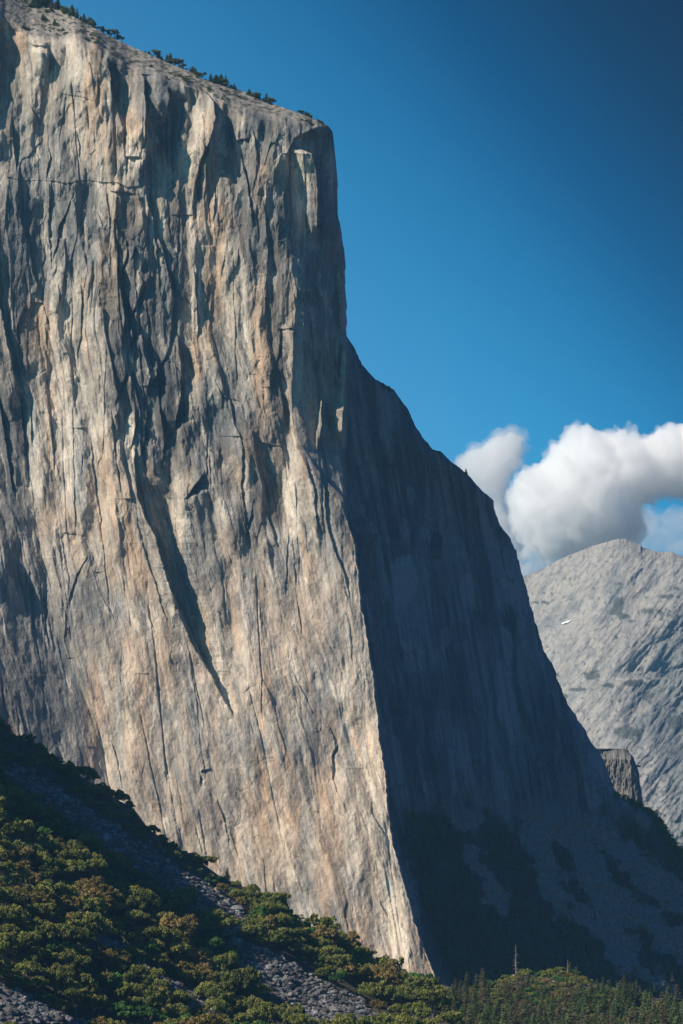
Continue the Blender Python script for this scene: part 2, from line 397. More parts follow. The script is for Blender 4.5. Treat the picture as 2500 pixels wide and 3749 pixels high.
# procedural jointing
def saw(u, v, lam, seed, sharp=.12, wy=.006):
    ph = u/lam + .9*fbm(u*.35/lam, v*wy, seed, 3) + .25*noise(u*1.3/lam, v*wy*6, seed+5)
    f = ph-np.floor(ph); ids = np.floor(ph).astype(np.int32)
    prof = np.where(f < 1-sharp, f/(1-sharp), (1-f)/sharp)
    amp = rand01(ids, (v*wy*1.5+3*rand01(ids, ids*0, seed+1)).astype(np.int32), seed+2)
    return prof, amp
upper = 1-sst(430, 640, PY + .15*(PX-150))
mid_dark = bell(PX-145, 75)*bell(PY-370, 170)
rough_b = bell(PX-255, 60)*bell(PY-500, 110)
rug = np.clip(.38 + .75*upper + .5*mid_dark, 0, 1.5)
smooth_zone = np.zeros_like(D)
for cx, cy, rx, ry, s in [(35,500,14,70,.8),(70,470,18,80,.8),(105,470,14,70,.8),(215,300,18,60,.7),(240,330,14,80,.6),(110,640,70,90,.5),(150,780,90,90,.4),(300,860,70,90,.3)]:
    smooth_zone = np.maximum(smooth_zone, s*bell(PX-cx, rx)*bell(PY-cy, ry))
rug = rug*(1-smooth_zone)
p1, a1 = saw(wU, V, 21, 101, .16, .0035)
p2, a2 = saw(wU+5*fbm(U*.05,V*.02,9), V, 8.5, 111, .2, .008)
p3, a3 = saw(wU+2*fbm(U*.15,V*.05,19), V, 3.6, 121, .25, .02)
k_l = np.where(s_n < 0, 1.0, .55)
D += k_l*rug*(3.4*p1*a1**2.5 + 1.2*p2*a2**4)
# flakes: tilted facets in two sizes
for sx, sy, hgt, seed, st in ((24, 75, 1.6, 201, 1), (11, 32, .8, 221, 1), (5, 13, .3, 261, 1)):
    f1, f2, bx, by, h1, h2, h3 = cells(wU/sx + .35*fbm(U/sx*.8, V/sy*.8, seed+50, 3), V/sy + .35*fbm(U/sx*.8, V/sy*.8, seed+60, 3), seed)
    D += k_l*(.35+.65*rug)*hgt*st*((h1-.45)*bx*2.2 + (h2-.6)*by*1.5 + (h3-.5)*.9)
    D -= k_l*.25*hgt*np.exp(-((f2-f1)/.04)**2)*(h3 > .75)
D += k_l*(.45*fbm(U*.12, V*.06, 301, 5, .55) + 1.3*rug*np.abs(fbm(U*.05, V*.014, 311, 5, .52)))*1.6
# summit slab: thin exfoliation sheets stepping down to the right
ab = sst(0, 8, above)
fs = PY*.55 - PX*.28 + 2.5*fbm(PX*.04, PY*.1, 321, 4)
fr_ = fs/2.6 - np.floor(fs/2.6)
D += ab*(1.5*fr_*(.3+noise(PX*.08,PY*.2,323)) + 1.2*fbm(PX*.2, PY*.4, 331, 4))
# wrinkled foot of the shaded wall
D += talus*(10*fbm(PX*.03, PY*.03, 341, 5, .6))

D = D*(1-.75*sst(0, 10, above))
# facets: each patch of wall is turned a little towards or away from the sun; slopes add up across the wall
G = np.zeros(PX.shape, np.float32)
wf = .35*fbm(U*.08, V*.02, 601, 4, .6)
for sx, sy, amp, seed in ((15, 85, 1.15, 611), (7, 34, 1.15, 621), (3.2, 12, .9, 631), (1.7, 5.5, .6, 641)):
    f1, f2, bx, by, h1, h2, h3 = cells(wU/sx+wf, V/sy+.5*fbm(U/sx*.6, V/sy*.6, seed+5, 3), seed)
    G += amp*(h1-.5)*(.20+.85*rug)
TILT = [('2', [(150,960,30,220,-.8),(290,800,45,260,-.7),(330,1000,45,200,-.6),(450,950,45,260,-.8),(475,1120,30,150,-.6),(400,560,60,120,-.4),(295,560,30,80,-.5),(856,200,14,300,-1.),(1000,250,25,220,-.6),
  (1110,330,32,280,-.8),(880,520,30,60,-.8),(1210,960,30,80,-.9),(1275,1100,22,140,-1.),(775,1080,22,120,-.8),(240,130,25,120,-.6),(320,180,25,100,-.5),(430,60,15,100,-.8),(215,250,25,60,-.7),
  (30,350,45,400,.55),(700,300,110,280,.4),(660,700,120,240,.42),(640,1000,110,150,.45),(480,250,45,260,.4),(1200,200,80,300,.3),(1240,640,45,180,.5),(1150,1000,70,150,.4),(960,700,90,120,.3),(60,850,36,150,.5),(90,300,30,100,.3),(1080,760,80,90,.3)]),
 ('1', [(170,280,50,80,-.8),(340,280,80,80,-.6),(350,560,50,150,-.8),(430,560,35,160,-.8),(420,740,60,60,-.6),(600,420,45,120,-.9),(600,640,40,60,-.9),(870,600,50,140,-.9),(850,680,50,50,-.9),(930,450,30,90,-.8),
  (430,900,40,80,-.8),(380,870,40,50,-.7),(310,930,25,60,-.8),(490,900,12,100,-1.),(980,850,30,150,-.6),(1100,800,30,120,-.6),(1180,680,40,80,-.6),(150,430,40,80,-.5),(575,1080,20,60,-1.),(990,1120,40,100,-.8),
  (60,400,40,200,.3),(120,900,70,150,.4),(760,520,80,130,.6),(560,380,30,80,.6),(690,700,50,180,.6),(500,420,60,60,.5),(1150,560,80,50,.4),(1010,950,50,100,.3),(740,950,45,150,.4),(620,1080,50,140,.5),(930,750,26,120,.4),(1220,950,45,200,.45),(230,500,50,60,.3),(1340,560,60,40,.3)]),
 ('3', [(1055,600,30,250,-.7),(1060,820,30,120,-.8),(960,100,30,60,-1.),(1010,180,22,80,-1.),(1290,80,25,100,-1.),(780,130,20,130,-.9),(560,80,25,120,-.8),(200,150,30,150,-.6),(480,80,40,150,-.6),
  (900,280,70,180,.5),(1170,150,90,100,.45),(1240,950,60,120,.25),(1400,1100,60,90,.3),(780,700,50,120,.3),(950,880,60,50,.3),(450,500,90,150,.12),(1420,350,80,120,-.35),(1350,600,90,100,-.3)]),
 ('5', [(290,150,40,150,-.5),(320,330,30,120,-.7),(400,880,40,130,-.7),(200,550,60,120,-.3),(120,300,60,100,-.3),(80,700,40,120,-.3)]),
 ('4', [(560,300,60,160,-.3),(800,400,50,100,-.2),(1240,620,60,160,-.25),(1180,250,40,60,.3),(980,480,40,110,.3),(1350,860,50,60,.4),(880,560,60,60,.3),(1480,240,60,90,.25)])]
for view, L_ in TILT:
    k = T(view, [(1,0)])[0][0]-T(view, [(0,0)])[0][0]
    for x, y, rx, ry, tl in L_:
        (cx, cy), = T(view, [(x,y)]); rx *= k*1.1; ry *= k*1.05
        m = (np.abs(PX-cx) < rx*1.7+3) & (np.abs(PY-cy) < ry*1.5+8)
        q = ((PX[m]-cx-.10*(PY[m]-cy))/rx)**2 + ((PY[m]-cy)/ry)**2 + .9*wf[m] + .5*noise(U[m]*.2, V[m]*.05, 77)
        G[m] += tl*sst(1.35, .65, q)
G += .06*upper
G = np.clip(G, -1.15, .60)*(1-.55*right)*(1-.8*sst(0,10,above))
G = np.minimum(G*1.15, .72)
rgx = np.linspace(XL, 712, 1250); dgx = rgx[1]-rgx[0]; dgy = rows[1]-rows[0]
Gr = np.stack([np.interp(rgx, PX[i], G[i]) for i in range(NR)])
Gm = np.concatenate([Gr, -Gr[:, ::-1]], 1); Gm = np.concatenate([Gm, Gm[::-1]], 0)
kx = 2*np.pi*np.fft.fftfreq(Gm.shape[1], dgx)[None,:]; ky = 2*np.pi*np.fft.fftfreq(Gm.shape[0], dgy)[:,None]
den_ = kx**2 + .4*ky**2 + (2*np.pi/300)**2
I_ = np.real(np.fft.ifft2(-1j*kx*np.fft.fft2(Gm)/den_))[:NR, :len(rgx)]
I_ = np.stack([np.interp(PX[i], rgx, I_[i]) for i in range(NR)]).astype(np.float32); tr_ = 0
Yd = Y - D + (I_ - tr_)
# three more rings carry the rock back behind its skyline
co = np.stack([wx(PX, Yd), Yd, wz(PY, Yd)], -1)
def skirt(dy, dz, dxx):
    e = co[:, -1, :].copy(); e[:,1] += dy; e[:,2] += dz; e[:,0] += dxx; return e[:,None,:]
flat = np.clip((160-rows)/60, 0, 1)
co = np.concatenate([co, skirt(60, -6*1.0, 2), skirt(260, -60, -20), skirt(700, -260, -160)], 1)

# ---- colour of the rock, with some light and shade painted in
base = np.array([.41,.36,.295]); tan = np.array([.54,.38,.255]); pale = np.array([.66,.58,.48])
grey = np.array([.21,.215,.21]); dark = np.array([.085,.092,.10]); brown = np.array([.17,.13,.095]); blue = np.array([.33,.345,.33])
ab_ = sst(0, 8, above)
A = np.zeros(PX.shape+(3,), np.float32) + base
def lay(col, m):
    global A
    A = A + (col - A)*np.clip(m, 0, 1)[...,None]
n1 = fbm(wU*.03, V*.006, 401, 5, .6); n2 = fbm(wU*.09, V*.010, 411, 5, .6); n3 = fbm(wU*.03+9, V*.02, 421, 5, .55)
lay(grey, sst(-.05, .35, n1)*.8)
lay(tan, sst(.0, .35, n2)*.7)
lay(pale, sst(.15, .55, -n2)*.5)
# traced rock tones, some painted shade and light: colour, centre, radii (frame px), strength
PATCH = [
 (grey, 60,205,38,70,.8),(dark, 20,235,30,60,.5),(grey, 22,150,20,55,.5),(dark, 8,60,10,60,.6),
 (pale, 38,55,10,28,.8),(tan, 22,40,6,14,.7),(pale, 66,48,14,14,.5),(pale, 82,70,14,16,.7),(tan, 95,110,12,60,.75),(pale, 78,135,10,30,.5),
 (tan, 133,115,9,55,.8),(pale, 135,90,9,25,.6),(pale, 133,160,10,24,.7),(dark, 118,75,9,26,.8),(dark, 170,120,22,38,.75),(grey, 160,95,30,28,.6),
 (pale, 205,118,10,34,.9),(pale, 193,160,12,14,.8),(tan, 208,125,6,20,.6),(brown, 205,180,9,40,.7),(tan, 210,225,22,25,.6),(brown, 232,180,10,50,.6),
 (grey, 250,150,26,36,.7),(dark, 292,132,26,16,.7),(brown, 265,200,18,60,.55),(grey, 275,230,24,60,.7),(tan, 262,190,7,26,.5),
 (pale, 302,180,7,50,.7),(dark, 322,260,14,110,.55),(dark, 150,330,34,105,.75),(grey, 175,300,20,60,.6),(brown, 130,225,14,40,.6),(tan, 122,210,8,30,.6),
 (dark, 128,265,12,75,.7),(grey, 45,265,35,40,.6),(dark, 16,300,12,60,.55),(tan, 40,330,16,34,.7),(pale, 62,330,9,50,.5),(brown, 108,290,12,50,.6),
 (pale, 36,470,9,70,.85),(blue, 32,420,5,50,.7),(tan, 52,470,10,60,.5),(pale, 68,440,13,80,.7),(pale, 62,500,9,50,.6),(blue, 80,480,6,80,.55),
 (pale, 100,400,14,60,.7),(tan, 107,480,10,60,.8),(pale, 104,520,9,40,.5),(tan, 60,540,26,34,.6),(tan, 125,560,20,40,.5),(pale, 130,440,6,26,.9),
 (dark, 165,430,28,60,.75),(dark, 112,370,8,60,.6),(dark, 8,430,16,70,.8),(dark, 12,500,14,40,.7),
 (tan, 215,290,14,45,.8),(brown, 207,285,5,60,.5),(pale, 196,300,5,60,.8),(tan, 200,350,10,30,.6),(pale, 228,290,6,50,.6),(pale, 246,330,9,75,.8),(tan, 258,320,8,60,.7),
 (brown, 275,320,14,60,.6),(tan, 268,390,14,50,.7),(brown, 285,350,10,90,.6),(grey, 222,405,24,32,.8),(dark, 245,430,18,26,.55),(grey, 215,450,20,50,.7),
 (brown, 225,470,22,22,.4),(dark, 262,500,20,34,.65),(dark, 240,530,14,24,.6),(pale, 222,515,9,16,.9),(pale, 292,490,9,50,.9),(tan, 272,465,10,14,.6),
 (grey, 200,560,22,60,.55),(blue, 188,560,4,60,.7),(grey, 320,430,12,22,.5),(grey, 340,500,22,60,.5),(blue, 330,560,14,50,.4),
 (pale, 178,510,6,40,.8),(tan, 232,580,6,30,.6),(tan, 300,610,40,50,.35),(grey, 95,620,26,42,.6),(blue, 120,620,5,90,.5),(blue, 118,780,6,90,.5),
 (grey, 30,640,44,110,.85),(grey, 65,740,40,80,.9),(dark, 20,700,40,60,.3),(tan, 95,720,10,60,.5),(pale, 105,770,8,40,.5),(tan, 160,660,40,40,.4),
 (blue, 250,740,22,22,.5),(blue, 262,720,14,20,.4),(grey, 320,730,16,40,.6),(blue, 300,735,14,24,.3),(tan, 262,720,5,16,.6),(tan, 272,820,30,60,.4),
 (dark, 60,150,12,60,.4),(dark, 232,160,12,60,.5),(dark, 90,215,8,40,.5),(dark, 250,240,12,70,.5),(dark, 180,240,10,60,.5),(dark, 280,300,10,90,.5),(dark, 275,420,10,60,.5),(dark, 210,420,24,30,.4),(dark, 95,370,6,60,.4),(dark, 60,250,8,50,.5),(dark, 20,360,10,80,.6),
 (dark, 190,600,14,50,.3),(grey, 260,590,40,50,.4),(grey, 320,640,30,60,.3),(grey, 60,600,14,60,.4),(blue, 190,700,18,60,.35),(tan, 140,740,14,50,.4),(pale, 130,700,8,50,.35),(grey, 310,900,16,26,.6),(grey, 230,770,12,70,.35),
 (pale, 288,880,12,40,.4),(pale, 384,840,9,50,.4),(grey, 378,790,5,60,.4),(pale, 372,760,8,60,.4),(pale, 364,650,6,60,.6),(pale, 352,590,7,40,.5),(pale, 405,925,10,26,.5),(pale, 395,885,9,40,.6),(pale, 60,560,12,50,.4),(pale, 250,650,10,50,.5),(tan, 262,660,12,70,.35),(pale, 205,700,6,60,.4),(pale, 180,860,14,40,.4),(pale, 240,860,16,50,.4),(tan, 205,640,5,50,.35),(blue, 305,870,5,80,.5),(blue, 225,800,4,70,.5),(grey, 200,780,30,40,.35),(grey, 290,905,14,18,.6),(pale, 360,860,12,60,.4),
 (tan, 330,850,14,60,.45),(grey, 345,880,12,30,.4),(pale, 388,910,12,34,.7),(pale, 400,950,14,20,.6),(pale, 345,700,8,60,.5),(pale, 166,825,3,8,1),
]
for c, cx, cy, rx, ry, s in PATCH:
    s = min(1, s*1.15); m = (np.abs(PX-cx) < rx*2.2+6) & (np.abs(PY-cy) < ry*2.0+10)
    x = PX[m]; y = PY[m]
    wob = 1+.8*n2[m]+.5*n3[m]
    q = ((x-cx)/(rx*1.15))**2 + ((y-cy)/(ry*1.1))**2
    k = np.clip(1.25*wob - q, 0, 1)*s*.9
    A[m] += (c - A[m])*np.clip(k,0,1)[:,None]
lay(grey*.8, np.exp(-(below/26)**2)*sst(80,120,PX)*(1-ab_)*.65*(.6+n2)); lay(dark, np.exp(-(below/22)**2)*sst(150,200,PX)*(1-ab_)*.6*sst(-.1,.3,n1))
# streaks running down the wall
st1 = fbm(wU*.28, V*.004, 431, 4, .6); st2 = fbm(wU*.6, V*.006, 441, 4, .6)
lay(dark, sst(.28,.6,st1)*.6*(.5+.6*upper)); lay(np.array([.62,.58,.52]), sst(.3,.62,-st1)*.35); lay(brown, sst(.3,.6,st2)*.35)
# small light scars where flakes fell
f1, f2, bx, by, h1, h2, h3 = cells(wU/6+.5*fbm(U*.2,V*.1,451,3), V/17+.5*fbm(U*.2,V*.1,461,3), 471)
lay(np.array([.60,.52,.43]), (h1 > .88)*.35*sst(.02,.08,f2-f1)); lay(dark, (h1 < .10)*.35*sst(.02,.08,f2-f1))
f1, f2, bx, by, h1, h2, h3 = cells(wU/11+.35*fbm(U*.09,V*.04,453,4), V/58+.35*fbm(U*.09,V*.04,463,4), 473)
lay(np.array([.10,.10,.10]), np.exp(-((f2-f1)/.028)**2)*(h2 > .35)*.6); A *= (1+(h1-.5)*.30)[...,None]
f1, f2, bx, by, h1, h2, h3 = cells(wU/4.5+.3*fbm(U*.2,V*.1,455,3), V/16+.3*fbm(U*.2,V*.1,465,3), 475)
A *= (1+(h1-.5)*.26)[...,None]
# summit slab with brush
lay(np.array([.25,.235,.215]), ab*.85)
lay(np.array([.42,.38,.33]), ab*sst(.1,.4,fbm(PX*.2,PY*.6,483,4,.65))*.6); lay(np.array([.045,.05,.03]), ab*sst(.0,.22,fbm(PX*.15,PY*.3,481,5,.65))*.85)
# shaded wall: shade painted in as darker, cooler grey, with vertical stains
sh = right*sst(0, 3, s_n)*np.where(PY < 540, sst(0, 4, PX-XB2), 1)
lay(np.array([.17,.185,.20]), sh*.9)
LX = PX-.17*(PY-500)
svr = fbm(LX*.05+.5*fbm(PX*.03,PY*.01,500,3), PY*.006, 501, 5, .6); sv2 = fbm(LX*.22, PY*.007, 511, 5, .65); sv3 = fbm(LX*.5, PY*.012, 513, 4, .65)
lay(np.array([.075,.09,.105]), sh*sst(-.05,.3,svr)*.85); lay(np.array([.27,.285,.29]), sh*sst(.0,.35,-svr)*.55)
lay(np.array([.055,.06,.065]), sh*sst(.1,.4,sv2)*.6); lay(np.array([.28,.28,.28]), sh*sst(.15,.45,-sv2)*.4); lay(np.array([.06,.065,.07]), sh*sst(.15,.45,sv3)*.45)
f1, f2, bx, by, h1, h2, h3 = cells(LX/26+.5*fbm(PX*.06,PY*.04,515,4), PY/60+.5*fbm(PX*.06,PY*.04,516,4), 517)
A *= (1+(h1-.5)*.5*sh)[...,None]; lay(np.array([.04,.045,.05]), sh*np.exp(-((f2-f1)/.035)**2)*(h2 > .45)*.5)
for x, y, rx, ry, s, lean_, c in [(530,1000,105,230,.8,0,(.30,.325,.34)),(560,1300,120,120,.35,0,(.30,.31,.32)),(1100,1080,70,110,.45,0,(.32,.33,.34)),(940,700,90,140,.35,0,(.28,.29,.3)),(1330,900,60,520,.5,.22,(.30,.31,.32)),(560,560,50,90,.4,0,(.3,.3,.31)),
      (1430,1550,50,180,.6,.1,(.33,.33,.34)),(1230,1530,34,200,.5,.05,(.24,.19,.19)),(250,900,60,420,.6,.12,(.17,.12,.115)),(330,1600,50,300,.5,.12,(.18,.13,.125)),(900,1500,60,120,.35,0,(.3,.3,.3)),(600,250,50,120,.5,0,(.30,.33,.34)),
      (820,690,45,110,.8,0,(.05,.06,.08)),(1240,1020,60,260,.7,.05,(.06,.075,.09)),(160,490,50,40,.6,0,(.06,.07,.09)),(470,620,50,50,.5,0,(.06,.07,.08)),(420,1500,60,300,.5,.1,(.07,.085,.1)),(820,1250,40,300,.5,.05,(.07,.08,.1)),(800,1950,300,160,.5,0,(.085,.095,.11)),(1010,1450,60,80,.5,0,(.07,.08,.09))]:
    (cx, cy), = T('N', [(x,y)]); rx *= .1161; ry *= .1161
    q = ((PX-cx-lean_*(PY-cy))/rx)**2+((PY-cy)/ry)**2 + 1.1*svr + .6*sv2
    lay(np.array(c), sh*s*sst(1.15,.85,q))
# brush-covered foot of the shaded wall, with pale rock left bare
veg = sst(790, 830, PY - .35*np.clip(PX-470,0,400)*.2 + 22*fbm(PX*.04, PY*.03, 521, 4))*sst(6,20,s_n)
bare = np.zeros_like(D); WX = PX+14*fbm(PX*.035, PY*.035, 535, 5, .6); WY = PY+14*fbm(PX*.035+9, PY*.035, 537, 5, .6)
for (x0,y0),(x1,y1),w in [((505,745),(560,905),16),((575,830),(625,960),18),((470,850),(505,910),9),((545,880),(690,1010),9),((610,900),(700,960),16),((480,790),(560,830),14),((430,800),(470,820),12),((520,790),(590,830),18),((560,800),(680,900),18)]:
    tt = np.clip(((WX-x0)*(x1-x0)+(WY-y0)*(y1-y0))/((x1-x0)**2+(y1-y0)**2), 0, 1)
    d = np.hypot(WX-x0-tt*(x1-x0), WY-y0-tt*(y1-y0))
    bare = np.maximum(bare, bell(d + 10*fbm(PX*.06,PY*.06,531,5,.65), w))
bare = sst(.2,.75,bare)
vt_ = fbm(PX*.25, PY*.22, 523, 5, .7)
lay(np.array([.075,.09,.085]), veg*sh*.9)
lay(np.array([.035,.048,.038]), veg*sh*sst(1.0,.1,bare+.7*vt_)*.85); lay(np.array([.20,.215,.22]), veg*sh*sst(.3,1.2,bare+.6*vt_)*.85)
lay(np.array([.03,.04,.03]), veg*sh*sst(.25,.45,fbm(PX*.5,PY*.45,525,4,.7))*.8)
lay(np.array([.05,.055,.045]), sh*sst(440,700,PX)*bell(ds, 20)*sst(.0,.3,fbm(PX*.1,PY*.1,541,4))*sst(760,800,PY))
A *= (1 + .10*noise(PX*.8, PY*.5, 551))[...,None]
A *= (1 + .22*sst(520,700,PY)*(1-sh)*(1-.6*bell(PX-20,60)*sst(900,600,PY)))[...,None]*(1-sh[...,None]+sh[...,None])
A = np.clip(A, .015, .75)
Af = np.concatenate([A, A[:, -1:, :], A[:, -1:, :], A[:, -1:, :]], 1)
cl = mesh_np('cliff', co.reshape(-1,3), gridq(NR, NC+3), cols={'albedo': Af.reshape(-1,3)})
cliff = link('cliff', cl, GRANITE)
tag(cliff, 'towering granite wall with a sunlit face and a shaded face', 'cliff', kind='structure')

# ------------------------------------------------------------------ ground: talus hillside, gully and valley floor in one sheet
cr = np.array([(-600,380),(-300,560),(0,728)] + T('4', [(50,120),(190,190),(260,255),(370,325),(500,405),(580,450),(650,545),(770,620),(870,675),(1000,775),(1150,845),(1300,925),(1420,1010),(1568,1080)]) + [(374,966),(410,978),(437,990),(470,1002),(520,1014),(700,1030),(1200,1040)])
crx = (cr[:,0]-CX)*2300/F; crz = (HY-cr[:,1])*2300/F - 5
def zt(x, y):
    x = np.asarray(x, float); y = np.asarray(y, float)
    zf = np.interp(x, crx, crz)
    hill = zf - .28*(2300-np.minimum(y, 2330)) - .10*np.clip(y-2400, 0, 2000)
    hill = hill - 15*bell(y-2150, 45)*sst(60,-60,x) + 9*bell(y-2070, 40)*sst(40,-80,x)
    ridge = 100*sst(-262,-318,x)*sst(1975,2015,y)*(1-sst(2270,2330,y))
    hill = hill + ridge
    hill = hill + 2.5*fbm(x*.012, y*.012, 601, 4)
    val = -34 + 2*fbm(x*.004, y*.004, 611, 3)
    val = val + 28*bell(x-165, 85)*sst(2150, 2450, y)*(1-.9*sst(2480,2700,y)) + 14*sst(1950,2400,y)*sst(0,60,x)*(1-sst(2480,2700,y))
    k = 8.0
    hi = np.maximum(hill, val); lo = np.minimum(hill, val)
    z = hi + k*np.log1p(np.exp(-(hi-lo)/k))
    fade = sst(900, 1500, y)*(1-sst(5000, 9000, y))
    return z*fade + (1-fade)*(-36)
ys = np.concatenate([np.linspace(-3000,1350,30), np.linspace(1400,2700,430), np.linspace(2720,4000,60), np.linspace(4200,60000,40)])
xs = np.concatenate([np.linspace(-40000,-800,24), np.linspace(-760,-420,20), np.linspace(-410,420,330), np.linspace(440,900,25), np.linspace(950,40000,24)])
GX, GY = np.meshgrid(xs, ys)
GZ = zt(GX, GY)
def mat_ground():
    m, nt, b = new_mat('talus_soil')
    g = N(nt, 'ShaderNodeNewGeometry').outputs['Position']
    n = nz(nt, g, .05, 8, .65)
    c = ramp(nt, n, [(.3,(.035,.033,.022)),(.48,(.06,.052,.036)),(.62,(.085,.075,.055)),(.75,(.13,.12,.105))])
    nt.links.new(c, b.inputs['Base Color']); b.inputs['Roughness'].default_value = .95
    h = nz(nt, g, .5, 6, .7)
    nt.links.new(bump(nt, h, 2.0, .9), b.inputs['Normal'])
    return m
gm = mesh_np('ground', np.stack([GX,GY,GZ],-1).reshape(-1,3), gridq(len(ys), len(xs))[:, ::-1])
tag(link('ground', gm, mat_ground()), 'brushy talus hillside and valley floor', 'ground', kind='structure')


# ------------------------------------------------------------------ the pale dome beyond
def mat_far():
    m, nt, b = new_mat('far_granite')
    g = N(nt, 'ShaderNodeNewGeometry').outputs['Position']
    at = N(nt, 'ShaderNodeAttribute'); at.attribute_name = 'albedo'
    f = nz(nt, mapping(nt, g, (.05,.05,.05)), 1, 8, .7)
    c = mix(nt, at.outputs['Color'], ramp(nt, f, [(.3,(.72,.72,.72)),(.5,(1,1,1)),(.72,(1.2,1.2,1.18))]), 1, 'MULTIPLY')
    nt.links.new(c, b.inputs['Base Color']); b.inputs['Roughness'].default_value = .95
    h = nz(nt, mapping(nt, g, (.07,.07,.07)), 1, 9, .7)
    nt.links.new(bump(nt, h, 2.5, .6), b.inputs['Normal'])
    return m
FAR = mat_far()
mo = np.array([(430,640)] + T('M', [(-400,700),(0,565),(40,545),(150,510),(230,465),(330,415),(420,370),(500,335),(600,298),(680,265),(760,238),(850,215),(900,198),(960,186),(1010,186),(1060,205),(1110,228),
     (1160,243),(1175,268),(1240,290),(1300,305),(1360,315),(1450,310),(1510,335),(1568,355),(1800,430),(2600,700)]))
NC2, NR2 = 620, 700
pc = np.linspace(450, 760, NC2)
topy = np.interp(pc, mo[:,0], mo[:,1]) + .8*fbm(pc*.3, pc*0, 700, 4, .6)
tt = np.linspace(0, 1, NR2)
QX = np.repeat(pc[None,:], NR2, 0); QY = topy[None,:] + (1035-topy[None,:])*tt[:,None]**1.15
ker = np.hanning(91); ker /= ker.sum(); tsm = np.convolve(np.pad(topy, 45, mode='edge'), ker, mode='valid')
d0 = QY-tsm[None,:]+(tsm-topy)[None,:]*np.exp(-(QY-topy[None,:])/12.)
d0 = np.maximum(d0, 0)
# diagonal frame: p runs down-left along the slabs, q across them
P_ = (QX*-.62 + QY*.78); Q_ = (QX*.78 + QY*.62)
Dm = 34*fbm(Q_*.012, P_*.006, 711, 5, .5) + 5*fbm(Q_*.05, P_*.02, 721, 5, .5) + 1.6*fbm(Q_*.25, P_*.05, 731, 5, .65)
sheet = (Q_*.16 + 1.6*fbm(P_*.03, Q_*.03, 741, 3)); fr2 = sheet-np.floor(sheet)
Dm += 26*np.abs(fbm(Q_*.022, P_*.010, 745, 4, .5)) + 9*np.abs(fbm(Q_*.07, P_*.02, 747, 4, .55))
Dm += 2.5*fr2*(.5+fbm(P_*.05, Q_*.05, 742, 3))
gul = np.array(T('M', [(1180,500),(1080,600),(940,720),(890,800),(860,870),(1040,960),(1250,1000),(1150,1100),(1010,1200),(950,1310)]))
ridge2 = np.array(T('M', [(1568,620),(1480,660),(1380,720),(1310,860),(1290,960),(1180,1080),(1030,1180),(950,1330),(980,1480)]))
def seg_d(X, Yy, pts):
    d = np.full(X.shape, 1e9)
    for (x0,y0),(x1,y1) in zip(pts[:-1], pts[1:]):
        k = np.clip(((X-x0)*(x1-x0)+(Yy-y0)*(y1-y0))/((x1-x0)**2+(y1-y0)**2), 0, 1)
        d = np.minimum(d, np.hypot(X-x0-k*(x1-x0), Yy-y0-k*(y1-y0)))
    return d
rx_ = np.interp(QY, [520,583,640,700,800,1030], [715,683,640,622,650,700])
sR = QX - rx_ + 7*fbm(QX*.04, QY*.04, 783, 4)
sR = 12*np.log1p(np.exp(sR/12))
Ym = 9600 - 3.4*d0*(1-.25*sst(200,400,d0)) - 1.2*(QX-560) + 1.1*sR + 60*np.exp(-d0/5.)
Ym -= Dm*(1+.6*sst(0,20,sR))
Ym += 7*bell(seg_d(QX+4*fbm(QX*.1,QY*.1,785,4), QY, gul[:5]), 3.5)
shelf = np.array(T('M', [(420,1660),(600,1600),(760,1560),(950,1560),(1060,1530),(1260,1525)]))
Ym += 30*sst(-1.5, 1.5, np.interp(QX, shelf[:,0], shelf[:,1])-QY)*bell(QY-np.interp(QX, shelf[:,0], shelf[:,1])+6, 12)
B = np.zeros(QX.shape+(3,)) + np.array([.315,.295,.265])
def layB(col, m):
    global B
    B = B + (np.array(col)-B)*np.clip(m,0,1)[...,None]
layB((.17,.18,.185), sst(0,.5,fbm(Q_*.05,P_*.02,751,5,.6))*.7); layB((.36,.335,.30), sst(.02,.35,fbm(Q_*.06,P_*.015,761,5,.6))*.6)
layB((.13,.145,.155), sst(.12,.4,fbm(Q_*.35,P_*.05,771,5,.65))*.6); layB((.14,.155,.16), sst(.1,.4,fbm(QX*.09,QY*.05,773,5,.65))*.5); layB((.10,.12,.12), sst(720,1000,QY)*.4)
layB((.135,.155,.155), sst(8,34,sR + 6*fbm(QX*.05,QY*.05,781,4))*.65)  # slope past the ridge: shade painted in as darker grey-green
vg = np.zeros_like(QX)
for cx, cy, rx, ry, s in [(945,840,60,110,1),(1000,930,70,28,1),(1080,975,80,20,.7),(900,880,60,50,.7),(1100,600,26,110,.5),(700,1500,90,55,.9),(850,1590,90,26,.8),(1100,1570,120,36,1),(1240,1525,40,14,.8),
     (560,1630,100,22,.8),(1220,1690,60,70,.7),(1260,880,150,40,.6),(1430,740,120,26,.7),(1500,660,60,30,.6),(1380,900,160,90,.5),(1050,2040,160,60,.9),(1500,1950,120,120,.7),(930,1720,80,40,.5),
     (210,800,130,30,.5),(420,700,60,30,.3),(930,620,110,26,.45),(1240,280,90,16,.8),(920,1130,60,40,.4),(420,1700,90,40,.6),(1180,1180,100,60,.3),(700,1900,60,50,.3)]:
    (x, y), = T('M', [(cx,cy)]); vg = np.maximum(vg, s*np.exp(-(((QX-x)/(rx*.10454))**2+((QY-y)/(ry*.10454))**2)))
vn = fbm(QX*.22, QY*.22, 791, 5, .65)
layB((.05,.065,.06), sst(.30,.62, vg*1.1 + .45*vn)*.85)
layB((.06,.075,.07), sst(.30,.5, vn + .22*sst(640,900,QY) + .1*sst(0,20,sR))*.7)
layB((.20,.22,.23), np.clip(bell(seg_d(QX+4*fbm(QX*.1,QY*.1,785,4),QY,gul[:5]),1.6)+bell(seg_d(QX,QY,np.array(T('M', [(240,1190),(300,1100),(400,1010)]))),.8),0,1)*.6)
